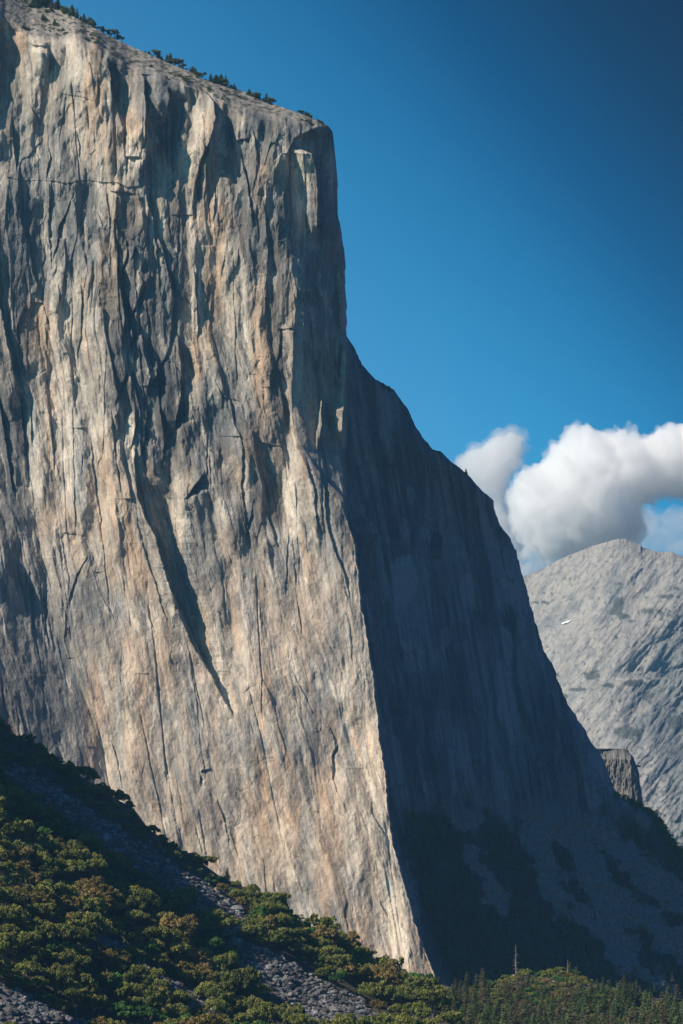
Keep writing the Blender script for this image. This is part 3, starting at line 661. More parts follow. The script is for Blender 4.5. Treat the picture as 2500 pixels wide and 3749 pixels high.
B *= (1+.13*noise(QX*1.4, QY*1.4, 795))[...,None]
Cm = np.stack([wx(QX,Ym), Ym, wz(QY,Ym)], -1)
bk = Cm[0:1].copy(); bk[...,1] += 500; bk[...,2] -= 60; bk2 = bk.copy(); bk2[...,1] += 2500; bk2[...,2] -= 900
Cm = np.concatenate([bk2, bk, Cm], 0); B = np.concatenate([B[:1], B[:1], B], 0)
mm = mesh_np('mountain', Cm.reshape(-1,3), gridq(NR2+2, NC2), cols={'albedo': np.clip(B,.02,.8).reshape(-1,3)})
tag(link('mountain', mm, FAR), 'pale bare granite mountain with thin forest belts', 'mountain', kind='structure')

# the snow patch lying on the far dome
def surf_at(px, py):
    j = int(np.clip(np.searchsorted(pc, px), 0, NC2-1)); i = int(np.clip(np.searchsorted(QY[:,j], py), 0, NR2-1))
    return Ym[i,j]
sn = T('M', [(395,1008),(420,990),(470,975),(515,962),(512,968),(480,990),(440,1006),(405,1013)])
def poly_mask(x, y, P):
    c = np.zeros(x.shape, bool)
    for (x0,y0),(x1,y1) in zip(P, P[1:]+P[:1]):
        c ^= ((y0 > y) != (y1 > y)) & (x < (x1-x0)*(y-y0)/((y1-y0) if y1 != y0 else 1e-9)+x0)
    return c
inp = poly_mask(QX, QY, sn); Cs = np.stack([wx(QX,Ym-5), Ym-5, wz(QY,Ym-5)+2], -1).reshape(-1,3)
qs = gridq(NR2, NC2); qs = qs[inp.ravel()[qs].all(1)]; used_, inv_ = np.unique(qs, return_inverse=True)
me = mesh_np('snow', Cs[used_], inv_.reshape(-1,4))
msn, nt_, b_ = new_mat('old_snow'); b_.inputs['Base Color'].default_value = (.85,.87,.9,1); b_.inputs['Roughness'].default_value = .8
tag(link('snow', me, msn), 'small leftover patch of snow on the far mountain', 'snow', kind='stuff')

# mid-distance rock buttress between cliff and mountain
bo = np.array(T('5', [(1000,60),(1150,150),(1215,157),(1240,146),(1290,141),(1315,150),(1330,152),(1345,168),(1365,192),(1378,225),(1388,262),(1394,300),(1400,350),(1408,400),(1430,520),(1450,900)]))
gx = np.linspace(560, 656, 220); gy = np.linspace(738, 960, 330)
bx_ = np.interp(gy, bo[:,1], bo[:,0]) + 1.6*fbm(gy*.09, gy*0, 805, 4, .6)
U2 = np.linspace(0, 1, 220); RX = 560 + (bx_[:,None]-560)*U2[None,:]; RY = np.repeat(gy[:,None], 220, 1)
topb = np.interp(RX, bo[:5,0], bo[:5,1]) + 3*fbm(RX*.12, RX*0, 807, 4, .65) + .022*(RX-616)**2*(RX > 596) + 5*sst(626,642,RX)
RY = np.maximum(RY, topb + 0*RX)
dsb = bx_[:,None]-RX
Yb = 5200 - .35*(RX-600)*1.7 + 40*np.exp(-dsb/4) + 2.4*np.clip(RY-745,0,14)*-2 - (9*fbm(RX*.25,RY*.05,801,5,.6) + 3*fbm(RX*.7,RY*.2,811,4,.6)) + 1.2*np.clip(dsb,0,30)
Bb = np.zeros(RX.shape+(3,)) + np.array([.155,.15,.14])
k = sst(.05,.4,fbm(RX*.4,RY*.06,821,5,.6))[...,None]; Bb = Bb*(1-k)+np.array([.10,.10,.10])*k
k = sst(.15,.45,fbm(RX*.35+9,RY*.07,831,4,.6))[...,None]; Bb = Bb*(1-k)+np.array([.26,.22,.18])*k
k = (sst(10,2,RY-topb)*sst(0,.2,fbm(RX*.3,RY*.3,841,4)+.1))[...,None]; Bb = Bb*(1-k)+np.array([.05,.06,.045])*k
Cb = np.stack([wx(RX,Yb), Yb, wz(RY,Yb)], -1)
e1 = Cb[:,-1:].copy(); e1[...,1] += 120; Cb = np.concatenate([Cb, e1], 1); Bb = np.concatenate([Bb, Bb[:,-1:]], 1)
t1 = Cb[:1].copy(); t1[...,1] += 300; t1[...,2] -= 10; Cb = np.concatenate([t1, Cb], 0); Bb = np.concatenate([Bb[:1], Bb], 0)
tag(link('rock_buttress', mesh_np('rock_buttress', Cb.reshape(-1,3), gridq(331,221), cols={'albedo': np.clip(Bb,.02,.7).reshape(-1,3)}), GRANITE), 'small brown rock buttress between the shaded cliff and the far mountain', 'rock buttress', kind='structure')

bt_ = [(rng.uniform(600,640), rng.rand()) for _ in range(34)]
# ------------------------------------------------------------------ picking ground points
def ground_hit(px, py):
    px = np.atleast_1d(np.asarray(px, float)); py = np.atleast_1d(np.asarray(py, float))
    out = np.full(px.shape, np.nan)
    for y in np.arange(1420, 2760, 4.0):
        g = zt((px-CX)*y/F, np.full(px.shape, y)); r = (HY-py)*y/F
        m = np.isnan(out) & (g >= r); out[m] = y
    return out

# scree strips: centre line (frame px), half width px
SCREE = [
 ('A', [(-40,360,45),(90,390,25)]), ('A', [(240,640,18),(420,650,30)]),
 ('A', [(540,790,22),(620,860,48),(760,950,34),(880,1030,34),(940,1080,60),(1040,1110,36),(1150,1190,42),(1220,1270,34),(1290,1330,46),(1400,1390,60),(1568,1500,60),(1700,1610,60)]),
 ('A', [(340,1310,26),(460,1330,40)]), ('A', [(-80,1600,120),(200,1720,120),(420,1800,100),(640,1880,90)]), ('A', [(-60,1440,90),(60,1530,130),(250,1620,120),(450,1680,100),(700,1740,70)]),
 ('4', [(60,290,40),(200,375,50),(400,510,52),(600,650,55),(780,770,60),(950,880,66),(1080,985,70)]),
 ('B', [(380,860,50),(560,990,95),(760,1110,115),(950,1220,115),(1150,1330,120),(1400,1470,110),(1568,1560,100)]),
 ('B', [(430,1050,30),(560,1130,40),(700,1240,50)]), ('B', [(760,1290,60),(1000,1420,90),(1250,1560,100)]), ('B', [(1340,1330,40),(1480,1350,40)]),
]
SC = []
for view, pts in SCREE:
    k = T(view, [(1,0)])[0][0]-T(view, [(0,0)])[0][0]
    SC.append(np.array([(a,b,w*k) for a,b,w in T(view, pts)]))
def scree_w(x, y):
    """>0 inside a strip: 1 at its middle"""
    best = np.full(np.shape(x), -9.0)
    for a in SC:
        for (x0,y0,w0),(x1,y1,w1) in zip(a[:-1], a[1:]):
            k = np.clip(((x-x0)*(x1-x0)+(y-y0)*(y1-y0))/((x1-x0)**2+(y1-y0)**2), 0, 1)
            best = np.maximum(best, 1-np.hypot(x-x0-k*(x1-x0), y-y0-k*(y1-y0))/(w0+(w1-w0)*k))
    return best

# ------------------------------------------------------------------ rocks
def rock_unit(seed, n=1):
    """an angular boulder: cube corners pulled about, cut by planes"""
    r = np.random.RandomState(seed)
    d = r.normal(size=(14,3)); d /= np.linalg.norm(d, axis=1)[:,None]; off = .62+.38*r.rand(14)
    ph = []
    lat = 6; lon = 8
    vs = [(0,0,1)] + [(math.sin(math.pi*i/lat)*math.cos(2*math.pi*(j+.5*(i%2))/lon), math.sin(math.pi*i/lat)*math.sin(2*math.pi*(j+.5*(i%2))/lon), math.cos(math.pi*i/lat)) for i in range(1,lat) for j in range(lon)] + [(0,0,-1)]
    v = np.array(vs)
    rad = np.min(np.where(v@d.T > .05, off/np.maximum(v@d.T,.05), 9), 1)
    v = v*np.minimum(rad, 1.15)[:,None]
    f = []
    for j in range(lon): f.append((0, 1+j, 1+(j+1)%lon))
    for i in range(lat-2):
        for j in range(lon):
            a = 1+i*lon+j; b = 1+i*lon+(j+1)%lon; c = a+lon; e = b+lon
            f += [(a,c,b),(b,c,e)]
    l = len(v)-1
    for j in range(lon): f.append((l, 1+(lat-2)*lon+(j+1)%lon, 1+(lat-2)*lon+j))
    return v, np.array(f)
def mat_rock(name, c1, c2, sc=.6):
    m, nt, b = new_mat(name)
    at = N(nt, 'ShaderNodeAttribute'); at.attribute_name = 'albedo'
    g = N(nt, 'ShaderNodeNewGeometry').outputs['Position']
    n = nz(nt, g, sc, 6, .65)
    c = mix(nt, ramp(nt, n, [(.32,c1),(.68,c2)]), at.outputs['Color'], 1, 'MULTIPLY')
    nt.links.new(c, b.inputs['Base Color']); b.inputs['Roughness'].default_value = .9
    nt.links.new(bump(nt, n, .5, .6), b.inputs['Normal'])
    return m
ROCK = mat_rock('scree_rock', (.085,.085,.09), (.19,.185,.18)); PALE_ROCK = mat_rock('pale_boulder', (.42,.38,.33), (.6,.55,.48)); RED_ROCK = mat_rock('red_boulder', (.34,.13,.06), (.5,.30,.2))
units = [rock_unit(900+i) for i in range(8)]
def scree_mesh():
    px = rng.uniform(-6, 400, 90000); py = rng.uniform(740, 1026, 90000)
    w = scree_w(px, py) + .25*noise(px*.15, py*.15, 851) - .05
    m = w > 0; px, py, w = px[m], py[m], w[m]
    y = ground_hit(px, py); m = ~np.isnan(y); px, py, y, w = px[m], py[m], y[m], w[m]
    keep = rng.rand(len(px)) < np.minimum(1, 16000/len(px)); px, py, y, w = px[keep], py[keep], y[keep], w[keep]
    V_, F_, K_ = [], [], []; o = 0
    sc = .5 + 1.9*rng.rand(len(px))**4 + .5*rng.rand(len(px)) + (rng.rand(len(px)) > .985)*2.2
    br = .45+1.1*rng.rand(len(px))**1.6 + (rng.rand(len(px)) > .95)*1.0
    for i in range(len(px)):
        v, f = units[i % 8]
        a = rng.rand()*6.28; ca, sa = math.cos(a), math.sin(a); s = sc[i]*np.array([1+.5*rng.rand(), 1, .7+.3*rng.rand()])
        q = v*s; q = np.stack([q[:,0]*ca-q[:,1]*sa, q[:,0]*sa+q[:,1]*ca, q[:,2]], 1)
        x = (px[i]-CX)*y[i]/F
        V_.append(q + (x, y[i], float(ZC[0])*0)); F_.append(f+o); o += len(v)
        K_.append(np.repeat([[br[i]*(1+.06*rng.randn()), br[i], br[i]*1.02]], len(v), 0))
    V_ = np.concatenate(V_); zz = zt((px-CX)*y/F, y) + sc*.3
    V_[:,2] += np.repeat(zz, len(units[0][0]))
    return mesh_np('scree', V_, None, np.concatenate(F_), smooth=False, cols={'albedo': np.concatenate(K_)})
ZC = [0]
tag(link('scree', scree_mesh(), ROCK), 'grey broken rock lying in strips down the hillside', 'scree', kind='stuff')

def boulder(view, x, y, size, mat, label, asp=(1,1,1), rot=0, seed=1, name='boulder', group=None):
    (px, py), = T(view, [(x,y)]); k = T(view, [(1,0)])[0][0]-T(view, [(0,0)])[0][0]
    for _ in range(40):
        Y_ = float(ground_hit(px, py)[0])
        if not math.isnan(Y_): break
        py += 1
    s = size*k*Y_/F/2
    v, f = rock_unit(seed); v = v*np.array(asp)*s
    ca, sa = math.cos(rot), math.sin(rot); v = np.stack([v[:,0]*ca+v[:,2]*sa, v[:,1], -v[:,0]*sa+v[:,2]*ca], 1)
    o = link(name, mesh_np(name, v, None, f, smooth=False, cols={'albedo': np.ones((len(v),3))}), mat, loc=((px-CX)*Y_/F, Y_-.2, (HY-py)*Y_/F + s*asp[2]*.4))
    tag(o, label, 'boulder', group); return o
boulder('A', 1297, 795, 46, RED_ROCK, 'rust red squarish boulder at the top edge of the lit oak slope', (1,.8,1), .1, 21)
boulder('A', 970, 1088, 50, PALE_ROCK, 'pinkish pale boulder in the middle of the narrow scree strip', (1.1,.8,.6), .2, 22)
boulder('A', 755, 935, 36, PALE_ROCK, 'upright pale boulder at the upper end of the narrow scree strip', (.9,.8,1.1), -.3, 23)
boulder('A', 630, 880, 40, PALE_ROCK, 'flat greyish pale boulder near the top of the narrow scree strip', (1.2,.9,.6), .4, 24)
boulder('A', 870, 1070, 44, PALE_ROCK, 'long pale slab of rock on the left rim of the narrow scree strip', (1.5,.8,.5), .6, 25)
boulder('A', 1375, 1395, 46, PALE_ROCK, 'tilted pale boulder low in the narrow scree strip', (1.3,.9,.5), .5, 26)
boulder('A', 905, 255, 56, ROCK, 'lone flat boulder lying in the shaded gully', (1.5,.9,.6), .1, 27)
boulder('B', 213, 712, 40, PALE_ROCK, 'small pale boulder lying deep in the shaded gully', (1.4,.9,.5), .2, 28)
boulder('B', 806, 985, 70, ROCK, 'tall leaning boulder at the shadow edge of the wide scree field', (.6,.7,1.3), -.4, 29)
boulder('B', 248, 580, 40, ROCK, 'brownish boulder at the upper edge of the gully shadow', (1,.8,1), .1, 30)
boulder('B', 830, 1350, 150, ROCK, 'large tan slab sunk among the oaks beside the wide scree field', (1.3,.9,.5), .5, 31)
boulder('B', 1183, 1495, 50, PALE_ROCK, 'rounded pale boulder beside a rusty oak at the foot of the wide scree field', (.8,.8,1.1), .1, 32)
boulder('B', 800, 1065, 50, PALE_ROCK, 'white sliver of rock at the top of the wide scree field', (1.4,.8,.5), .5, 33)
boulder('B', 335, 800, 90, ROCK, 'brown leaning boulder behind an oak above the wide scree field', (.7,.7,1.1), -.5, 34)
boulder('C', 985, 530, 60, PALE_ROCK, 'pale boulder beside the tall snag on the forest knoll', (1,.8,1), .1, 35)
boulder('C', 970, 658, 30, PALE_ROCK, 'small white boulder below the tall snag on the forest knoll', (.7,.8,1), .1, 36)
boulder('C', 1365, 640, 50, PALE_ROCK, 'white boulder left of the lone snag at the knoll shoulder', (1.2,.8,.6), .4, 37)
boulder('C', 1405, 665, 34, PALE_ROCK, 'small white boulder just under the lone snag at the knoll shoulder', (.8,.8,1), .1, 38)
boulder('C', 205, 632, 26, PALE_ROCK, 'small white boulder at the very foot of the sunlit prow', (1,.8,.8), .1, 39)

# ------------------------------------------------------------------ trees
def mat_leaf(name, c1, c2, c3):
    m, nt, b = new_mat(name)
    at = N(nt, 'ShaderNodeAttribute'); at.attribute_name = 'tint'
    oi = N(nt, 'ShaderNodeObjectInfo')
    c = ramp(nt, at.outputs['Fac'], [(0,c1),(.5,c2),(1,c3)])
    hv = N(nt, 'ShaderNodeHueSaturation'); nt.links.new(c, hv.inputs['Color'])
    ad = N(nt, 'ShaderNodeMapRange'); nt.links.new(oi.outputs['Random'], ad.inputs[0]); ad.inputs[3].default_value = .75; ad.inputs[4].default_value = 1.3
    nt.links.new(ad.outputs[0], hv.inputs['Value'])
    nt.links.new(hv.outputs[0], b.inputs['Base Color']); b.inputs['Roughness'].default_value = .75; b.inputs['Specular IOR Level'].default_value = .3
    tr = N(nt, 'ShaderNodeBsdfTranslucent'); nt.links.new(hv.outputs[0], tr.inputs[0])
    mx = N(nt, 'ShaderNodeMixShader'); mx.inputs[0].default_value = .22
    nt.links.new(b.outputs[0], mx.inputs[1]); nt.links.new(tr.outputs[0], mx.inputs[2])
    nt.links.new(mx.outputs[0], nt.nodes['Material Output'].inputs[0]); return m
LEAF = {'olive': mat_leaf('olive_leaves', (.07,.105,.022), (.155,.175,.035), (.28,.265,.07)),
        'rusty': mat_leaf('rusty_leaves', (.10,.10,.028), (.23,.17,.05), (.36,.25,.09)),
        'green': mat_leaf('green_leaves', (.035,.10,.018), (.065,.16,.03), (.12,.23,.05)),
        'pine': mat_leaf('pine_needles', (.05,.095,.035), (.10,.15,.055), (.18,.21,.09)),
        'drab': mat_leaf('drab_needles', (.09,.10,.05), (.16,.145,.08), (.24,.20,.12))}
def mat_bark(name, c1, c2):
    m, nt, b = new_mat(name)
    g = N(nt, 'ShaderNodeTexCoord').outputs['Object']
    n = nz(nt, mapping(nt, g, (3,3,.6)), 1, 5, .6)
    nt.links.new(ramp(nt, n, [(.3,c1),(.7,c2)]), b.inputs['Base Color']); b.inputs['Roughness'].default_value = .9
    nt.links.new(bump(nt, n, .1, .5), b.inputs['Normal']); return m
BARK = mat_bark('bark', (.07,.055,.045), (.16,.13,.11)); DEAD = mat_bark('bleached_wood', (.22,.17,.14), (.42,.35,.30))

def tubes(paths, sides=5):
    """paths: list of [(x,y,z,r), ...]"""
    V_, F_ = [], []; o = 0
    for p in paths:
        p = np.array(p, float); n = len(p)
        for i in range(n):
            d = p[min(i+1,n-1),:3]-p[max(i-1,0),:3]; d /= max(np.linalg.norm(d), 1e-6)
            a = np.cross(d, (0.3,1,.1)); a /= max(np.linalg.norm(a),1e-6); b = np.cross(d, a)
            for k in range(sides):
                t = 6.2832*k/sides; V_.append(p[i,:3]+(a*math.cos(t)+b*math.sin(t))*p[i,3])
        for i in range(n-1):
            for k in range(sides):
                k2 = (k+1)%sides; F_.append((o+i*sides+k, o+i*sides+k2, o+(i+1)*sides+k2, o+(i+1)*sides+k))
        o += n*sides
    return np.array(V_), np.array(F_)
def limb(p0, p1, r0, r1, r, sag=0, n=4, jit=.05):
    p0 = np.array(p0,float); p1 = np.array(p1,float); L = np.linalg.norm(p1-p0)
    return [tuple(p0+(p1-p0)*t + np.array([r.randn(),r.randn(),r.randn()])*jit*L*(0<i<n-1) - np.array([0,0,sag*4*t*(1-t)])) + (r0+(r1-r0)*t,) for i,t in enumerate(np.linspace(0,1,n))]
def leaves(centres, radii, n, size, r, flat=.75, tints=None):
    """many small leaf faces spread through overlapping clumps"""
    V_, T_ = [], []
    for i, (c, R_) in enumerate(zip(centres, radii)):
        d = r.normal(size=(n,3)); d /= np.linalg.norm(d,axis=1)[:,None]; d[:,2] = np.where(d[:,2] < -.3, -d[:,2]*.6, d[:,2])
        rad = R_*(.72+.38*r.rand(n)[:,None]*1.0)
        p = np.array(c)+d*rad*np.array([1,1,flat])
        nrm = d + .75*r.normal(size=(n,3)); nrm /= np.linalg.norm(nrm,axis=1)[:,None]
        a = np.cross(nrm, r.normal(size=(n,3))); a /= np.linalg.norm(a,axis=1)[:,None]; b = np.cross(nrm, a)
        s = size*(.6+.8*r.rand(n)[:,None])
        q = np.stack([p-a*s-b*s*.7, p+a*s-b*s*.5, p+a*s*.8+b*s*.7, p-a*s*.7+b*s*.6], 1)
        V_.append(q.reshape(-1,3)); t = (tints[i] if tints is not None else r.rand()) + .18*r.randn(n)
        T_.append(np.repeat(np.clip(t,0,1), 4))
    V_ = np.concatenate(V_); T_ = np.concatenate(T_)
    return V_, np.arange(len(V_)).reshape(-1,4), T_
def leaf_mesh(name, V_, F_, T_):
    return mesh_np(name, V_, F_, smooth=False, cols={'tint': np.repeat(T_[:,None],3,1)})
def oak(kind, seed, wide=1.0):
    """canyon oak about 9 m across, 7 m tall"""
    r = np.random.RandomState(seed)
    cs, rs, ts = [], [], []
    nlobe = r.randint(4,7)
    lobes = [(r.uniform(-2.6,2.6)*wide, r.uniform(-2.4,2.4), r.uniform(3.2,5.6), r.uniform(1.6,2.7)) for _ in range(nlobe)]
    for lx, ly, lz, lr in lobes:
        t0 = r.rand()
        for _ in range(9):
            d = r.normal(size=3); d /= np.linalg.norm(d); d[2] = abs(d[2])*.9-.25
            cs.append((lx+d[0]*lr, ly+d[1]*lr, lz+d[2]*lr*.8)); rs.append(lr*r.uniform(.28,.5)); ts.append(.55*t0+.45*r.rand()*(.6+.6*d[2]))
    crown = leaf_mesh('oak_crown', *leaves(cs, rs, 64, .22, r, .8, ts))
    paths = [limb((0,0,-1.5),(r.uniform(-.4,.4),0,2.4),.34,.26,r)]
    for lx, ly, lz, lr in lobes:
        paths.append(limb((0,0,1.6),(lx*.9,ly*.9,lz),.2,.06,r,-.3,5,.06))
        for _ in range(2): paths.append(limb((lx*.6,ly*.6,lz*.75),(lx+r.uniform(-1,1)*lr,ly+r.uniform(-1,1)*lr,lz+r.uniform(.1,.7)*lr),.08,.025,r,0,4,.06))
    v, f = tubes(paths, 5)
    return crown, mesh_np('oak_trunk', v, f), LEAF[kind]
def conifer(kind, seed, h=20, w=3.2, sparse=0.):
    r = np.random.RandomState(seed); V_, F_, T_ = [], [], []; paths = [limb((0,0,-2),(r.uniform(-.2,.2),0,h),.34,.04,r,0,6,.004)]
    z = h*(.14+.2*sparse); cs = []; rs = []; ts = []
    while z < h*.985:
        k = (z-h*.12)/(h*.88); rad = w*(1-k)**.8*(.75+.5*r.rand())+.18; nb = max(4, int(9*(1-k)+4))
        for i in range(nb):
            if r.rand() < .18+.45*sparse: continue
            a = 6.28*(i+r.rand()*.8)/nb; L = rad*(.7+.5*r.rand())
            tip = (math.cos(a)*L, math.sin(a)*L, z-.22*L)
            if r.rand() < .5: paths.append(limb((0,0,z),tip,.05,.015,r,0,3,.02))
            m = max(2, int(L/.55))
            for j in range(m):
                t = (j+.7)/m; cs.append((tip[0]*t, tip[1]*t, z-.22*L*t)); rs.append(.30+.16*r.rand()+.1*(1-t)); ts.append(r.rand())
        z += .55+.5*r.rand()
    cs.append((0,0,h*.99)); rs.append(.25); ts.append(.5)
    cr_ = leaf_mesh('conifer_crown', *leaves(cs, rs, 11, .24, r, .45, ts))
    v, f = tubes(paths, 4)
    return cr_, mesh_np('conifer_trunk', v, f), LEAF[kind]
def snag(seed, h=20, nb=40, bl=2.0, lean=0):
    r = np.random.RandomState(seed); tr = tubes([limb((0,0,-1.5),(lean,0,h),.36,.05,r,0,7,.006)], 6)
    br = []
    for i in range(nb):
        z = h*(.25+.72*r.rand()); a = r.rand()*6.28; L = bl*(1.1-z/h)*(.6+.8*r.rand())+.2
        p = (math.cos(a)*L+lean*z/h, math.sin(a)*L, z+r.uniform(-.35,.25)*L)
        br.append(limb((lean*z/h,0,z),p,.075,.02,r,.05,3,.05))
        if L > 1: br.append(limb(((p[0]+lean*z/h)*.6,p[1]*.6,z),(p[0]+r.uniform(-.5,.5),p[1]+r.uniform(-.5,.5),p[2]-.4),.035,.012,r,0,3,.05))
    b = tubes(br, 4)
    return mesh_np('snag_trunk', *tr), mesh_np('snag_branches', *b)
def dead_brush(seed, s=3.5):
    r = np.random.RandomState(seed); P = []
    for i in range(7):
        a = r.uniform(0,6.28); p = np.array([0,0,-.5]); d = np.array([math.cos(a)*.55, math.sin(a)*.3, .9]); L = s*r.uniform(.5,1)
        e = p+d*L; P.append(limb(p,e,.13,.05,r,0,5,.07))
        for _ in range(4):
            t = r.uniform(.35,.95); q = p+d*L*t; e2 = q+np.array([r.uniform(-1,1),r.uniform(-.5,.5),r.uniform(.1,1)])*L*.45
            P.append(limb(q,e2,.06,.015,r,0,4,.08))
            P.append(limb(q+(e2-q)*.6, e2+np.array([r.uniform(-.6,.6),0,r.uniform(0,.6)]),.03,.01,r,0,3,.08))
    return mesh_np('bare_branches', *tubes(P, 4))

OAKS = {k: [oak(k, 40+i*7+j*100, 1+.25*(i%2)) for i in range(3)] for j, k in enumerate(('olive','rusty','green'))}
PINES = [conifer('pine', 61, 20, 3.3), conifer('pine', 62, 18, 2.6), conifer('drab', 63, 19, 2.9, .25), conifer('drab', 64, 21, 2.7, .55), conifer('pine', 65, 15, 3.4, .2)]
SNAGS = [snag(71, 20, 46, 2.0), snag(72, 18, 22, 1.0), snag(73, 16, 10, .7, .4), snag(74, 14, 60, 2.4)]

def place_tree(name, proto, loc, sc, rz, label, cat, group, names=('crown','trunk')):
    e = bpy.data.objects.new(name, None); C.objects.link(e); e.empty_display_size = .5
    e.location = loc; e.scale = (sc[0],sc[0],sc[1]); e.rotation_euler = (0,0,rz)
    tag(e, label, cat, group)
    cr_, tk, lm = proto
    a = link(names[0], cr_, lm, e); b = link(names[1], tk, BARK, e)
    return e

# ---- oaks over the hillside
cand = []
pts = []
cell = {}
def try_pt(x, y, dmin):
    k = (int(x//12), int(y//12))
    for a in (-1,0,1):
        for b in (-1,0,1):
            for (u, v_) in cell.get((k[0]+a,k[1]+b), ()):
                if ((x-u)/1.15)**2+((y-v_)*1.15)**2 < dmin*dmin: return False
    cell.setdefault(k, []).append((x,y)); return True
px = rng.uniform(-14, 470, 26000); py = rng.uniform(700, 1046, 26000)
crest = np.interp(px, cr[:,0], cr[:,1])
ok = (py > crest+1) & (scree_w(px, py-2) < -.05) & (scree_w(px, py-8) < .05) & (scree_w(px, py-13) < .45) & (px < 452-(1024-py)*.0)
# the forested knoll takes over on the right
ok &= py > np.interp(px, [330,400,440,480], [0,975,1003,1030])
# leave open ground in front of the boulders, snags, log and bare branches
KEEP = T('A', [(1297,795),(970,1088),(755,935),(630,880),(870,1070),(1375,1395),(562,350),(1240,210),(1360,300),(1200,1060),(780,1320),(660,1290),(740,1330),(820,1570),(95,270),(175,540)]) + T('B', [(806,985),(830,1350),(1183,1495),(800,1065),(335,800),(1275,1190),(780,820),(890,800),(1088,780)])
for qx, qy in KEEP: ok &= ~((np.abs(px-qx) < 7) & (py > qy-1.5) & (py < qy+9))
py_, px_ = py[ok], px[ok]
for x, y in zip(px_, py_):
    if try_pt(x, y, 9.2 if y > float(np.interp(x, [0,13,72,92,122,150,200,250,400], [797,812,850,867,890,913,912,935,1005]))+2 else 5.8): pts.append((x,y))
pts = np.array(pts); yy = ground_hit(pts[:,0], pts[:,1]); m = ~np.isnan(yy); pts, yy = pts[m], yy[m]
gxw = (pts[:,0]-CX)*yy/F; gzw = zt(gxw, yy)
tone = fbm(pts[:,0]*.025, pts[:,1]*.03, 861, 3); tone2 = fbm(pts[:,0]*.05+7, pts[:,1]*.05, 871, 3)
# traced bright green bushes
GREENS = T('A', [(70,215),(850,890),(920,900),(600,720),(500,620),(1400,1290),(340,1560),(700,1290)]) + T('B', [(130,920),(190,970),(380,1060),(650,1290),(1300,870),(1030,1120),(1280,1270),(1300,1330),(450,1180),(120,320),(1500,1420)])
order = np.argsort(yy)
def where_words(x, y):
    w = float(scree_w(np.array([x]), np.array([y]))[0])
    a = np.interp(x, [0,13,72,92,122,150,200,230], [797,812,850,867,890,913,912,930])
    c0 = np.interp(x, cr[:,0], cr[:,1])
    if y < c0+13: z_ = 'on the skyline crest at the foot of the cliff'
    elif y < a-4 and x < 290: z_ = 'in the deep shade of the gully'
    elif x > 290 and y < np.interp(x,[290,400],[960,1010]): z_ = 'between the wide scree field and the cliff'
    elif w > -.6 and x > 225: z_ = 'at the edge of the wide dark scree field'
    elif w > -.6 and y > 985 and x < 90: z_ = 'beside the grey scree in the bottom corner'
    elif w > -.6: z_ = 'beside the narrow pale scree strip'
    elif y < a+16: z_ = 'atop the lit slope beside the shaded gully'
    elif y > 995: z_ = 'low on the lit slope'
    else: z_ = 'in the middle of the lit oak slope'
    return z_
thing_n = 0; rest = []
vis = (pts[:,0] > -8) & (pts[:,1] < 1040)
for i in order:
    x, y = pts[i]; s = yy[i]
    kind = 'olive'
    if tone[i] > .24: kind = 'rusty'
    if min(math.hypot(x-g[0], y-g[1]-4) for g in GREENS) < 6.5 or tone2[i] > .33: kind = 'green'
    c0 = np.interp(x, cr[:,0], cr[:,1])
    big = 1.2+1.25*rnd.random()**1.4
    if y < c0+9: big *= .68
    elif x < 250 and y < float(np.interp(x, [0,13,72,92,122,150,200,230], [797,812,850,867,890,913,912,930]))-3: big *= .55
    if kind == 'green': big *= .75
    loc = (gxw[i], s, gzw[i]-(2.6 if y < c0+9 else 1.0)); sc = (big*1.1, big*rnd.uniform(1.2,1.65)); rz = rnd.uniform(0,6.28)
    pr = OAKS[kind][rnd.randrange(3)]
    if thing_n < 300 and vis[i]:
        size = 'large' if big > 1.9 else ('small' if big < 1.4 else 'mid-sized')
        col = {'olive': rnd.choice(['olive green']), 'rusty': 'rusty brown tinged', 'green': 'bright green'}[kind]
        place_tree('oak_tree', pr, loc, sc, rz, f'{size} {col} oak {where_words(x,y)}', 'oak tree', 'bushy oaks covering the talus hillside')
        thing_n += 1
    else: rest.append((pr, loc, sc, rz))
def merge(list_, name, label, matmap, kind='stuff', thin=1):
    V_, F_, T_, M_ = [], [], [], []; o = 0; mats = []
    cache = {}
    for pr, loc, sc, rz in list_:
        me_ = pr[0]
        if me_.name not in cache:
            c_ = np.empty(len(me_.vertices)*3, np.float32); me_.vertices.foreach_get('co', c_)
            t_ = np.empty(len(me_.vertices)*4, np.float32); me_.color_attributes['tint'].data.foreach_get('color', t_)
            cache[me_.name] = (c_.reshape(-1,3), t_.reshape(-1,4)[:,0])
        c_, t_ = cache[me_.name]
        n = len(c_)//4; sel = np.random.RandomState(len(V_)).rand(n) < thin
        c_ = c_.reshape(-1,4,3)[sel].reshape(-1,3); t_ = t_.reshape(-1,4)[sel].ravel()
        ca, sa = math.cos(rz), math.sin(rz)
        q = np.stack([(c_[:,0]*ca-c_[:,1]*sa)*sc[0], (c_[:,0]*sa+c_[:,1]*ca)*sc[0], c_[:,2]*sc[1]], 1)+np.array(loc)
        V_.append(q); T_.append(t_); k = len(q)//4
        if pr[2] not in mats: mats.append(pr[2])
        M_.append(np.full(k, mats.index(pr[2]), np.int32))
    V_ = np.concatenate(V_); T_ = np.concatenate(T_)
    me_ = leaf_mesh(name, V_, np.arange(len(V_)).reshape(-1,4), T_)
    for mt in mats: me_.materials.append(mt)
    me_.polygons.foreach_set('material_index', np.concatenate(M_))
    o = bpy.data.objects.new(name, me_); C.objects.link(o); tag(o, label, name.replace('_',' '), kind=kind); return o
print('oaks', len(pts), 'rest', len(rest))
if rest: merge(rest, 'undergrowth', 'dense brush and small oaks filling the rest of the hillside', None)

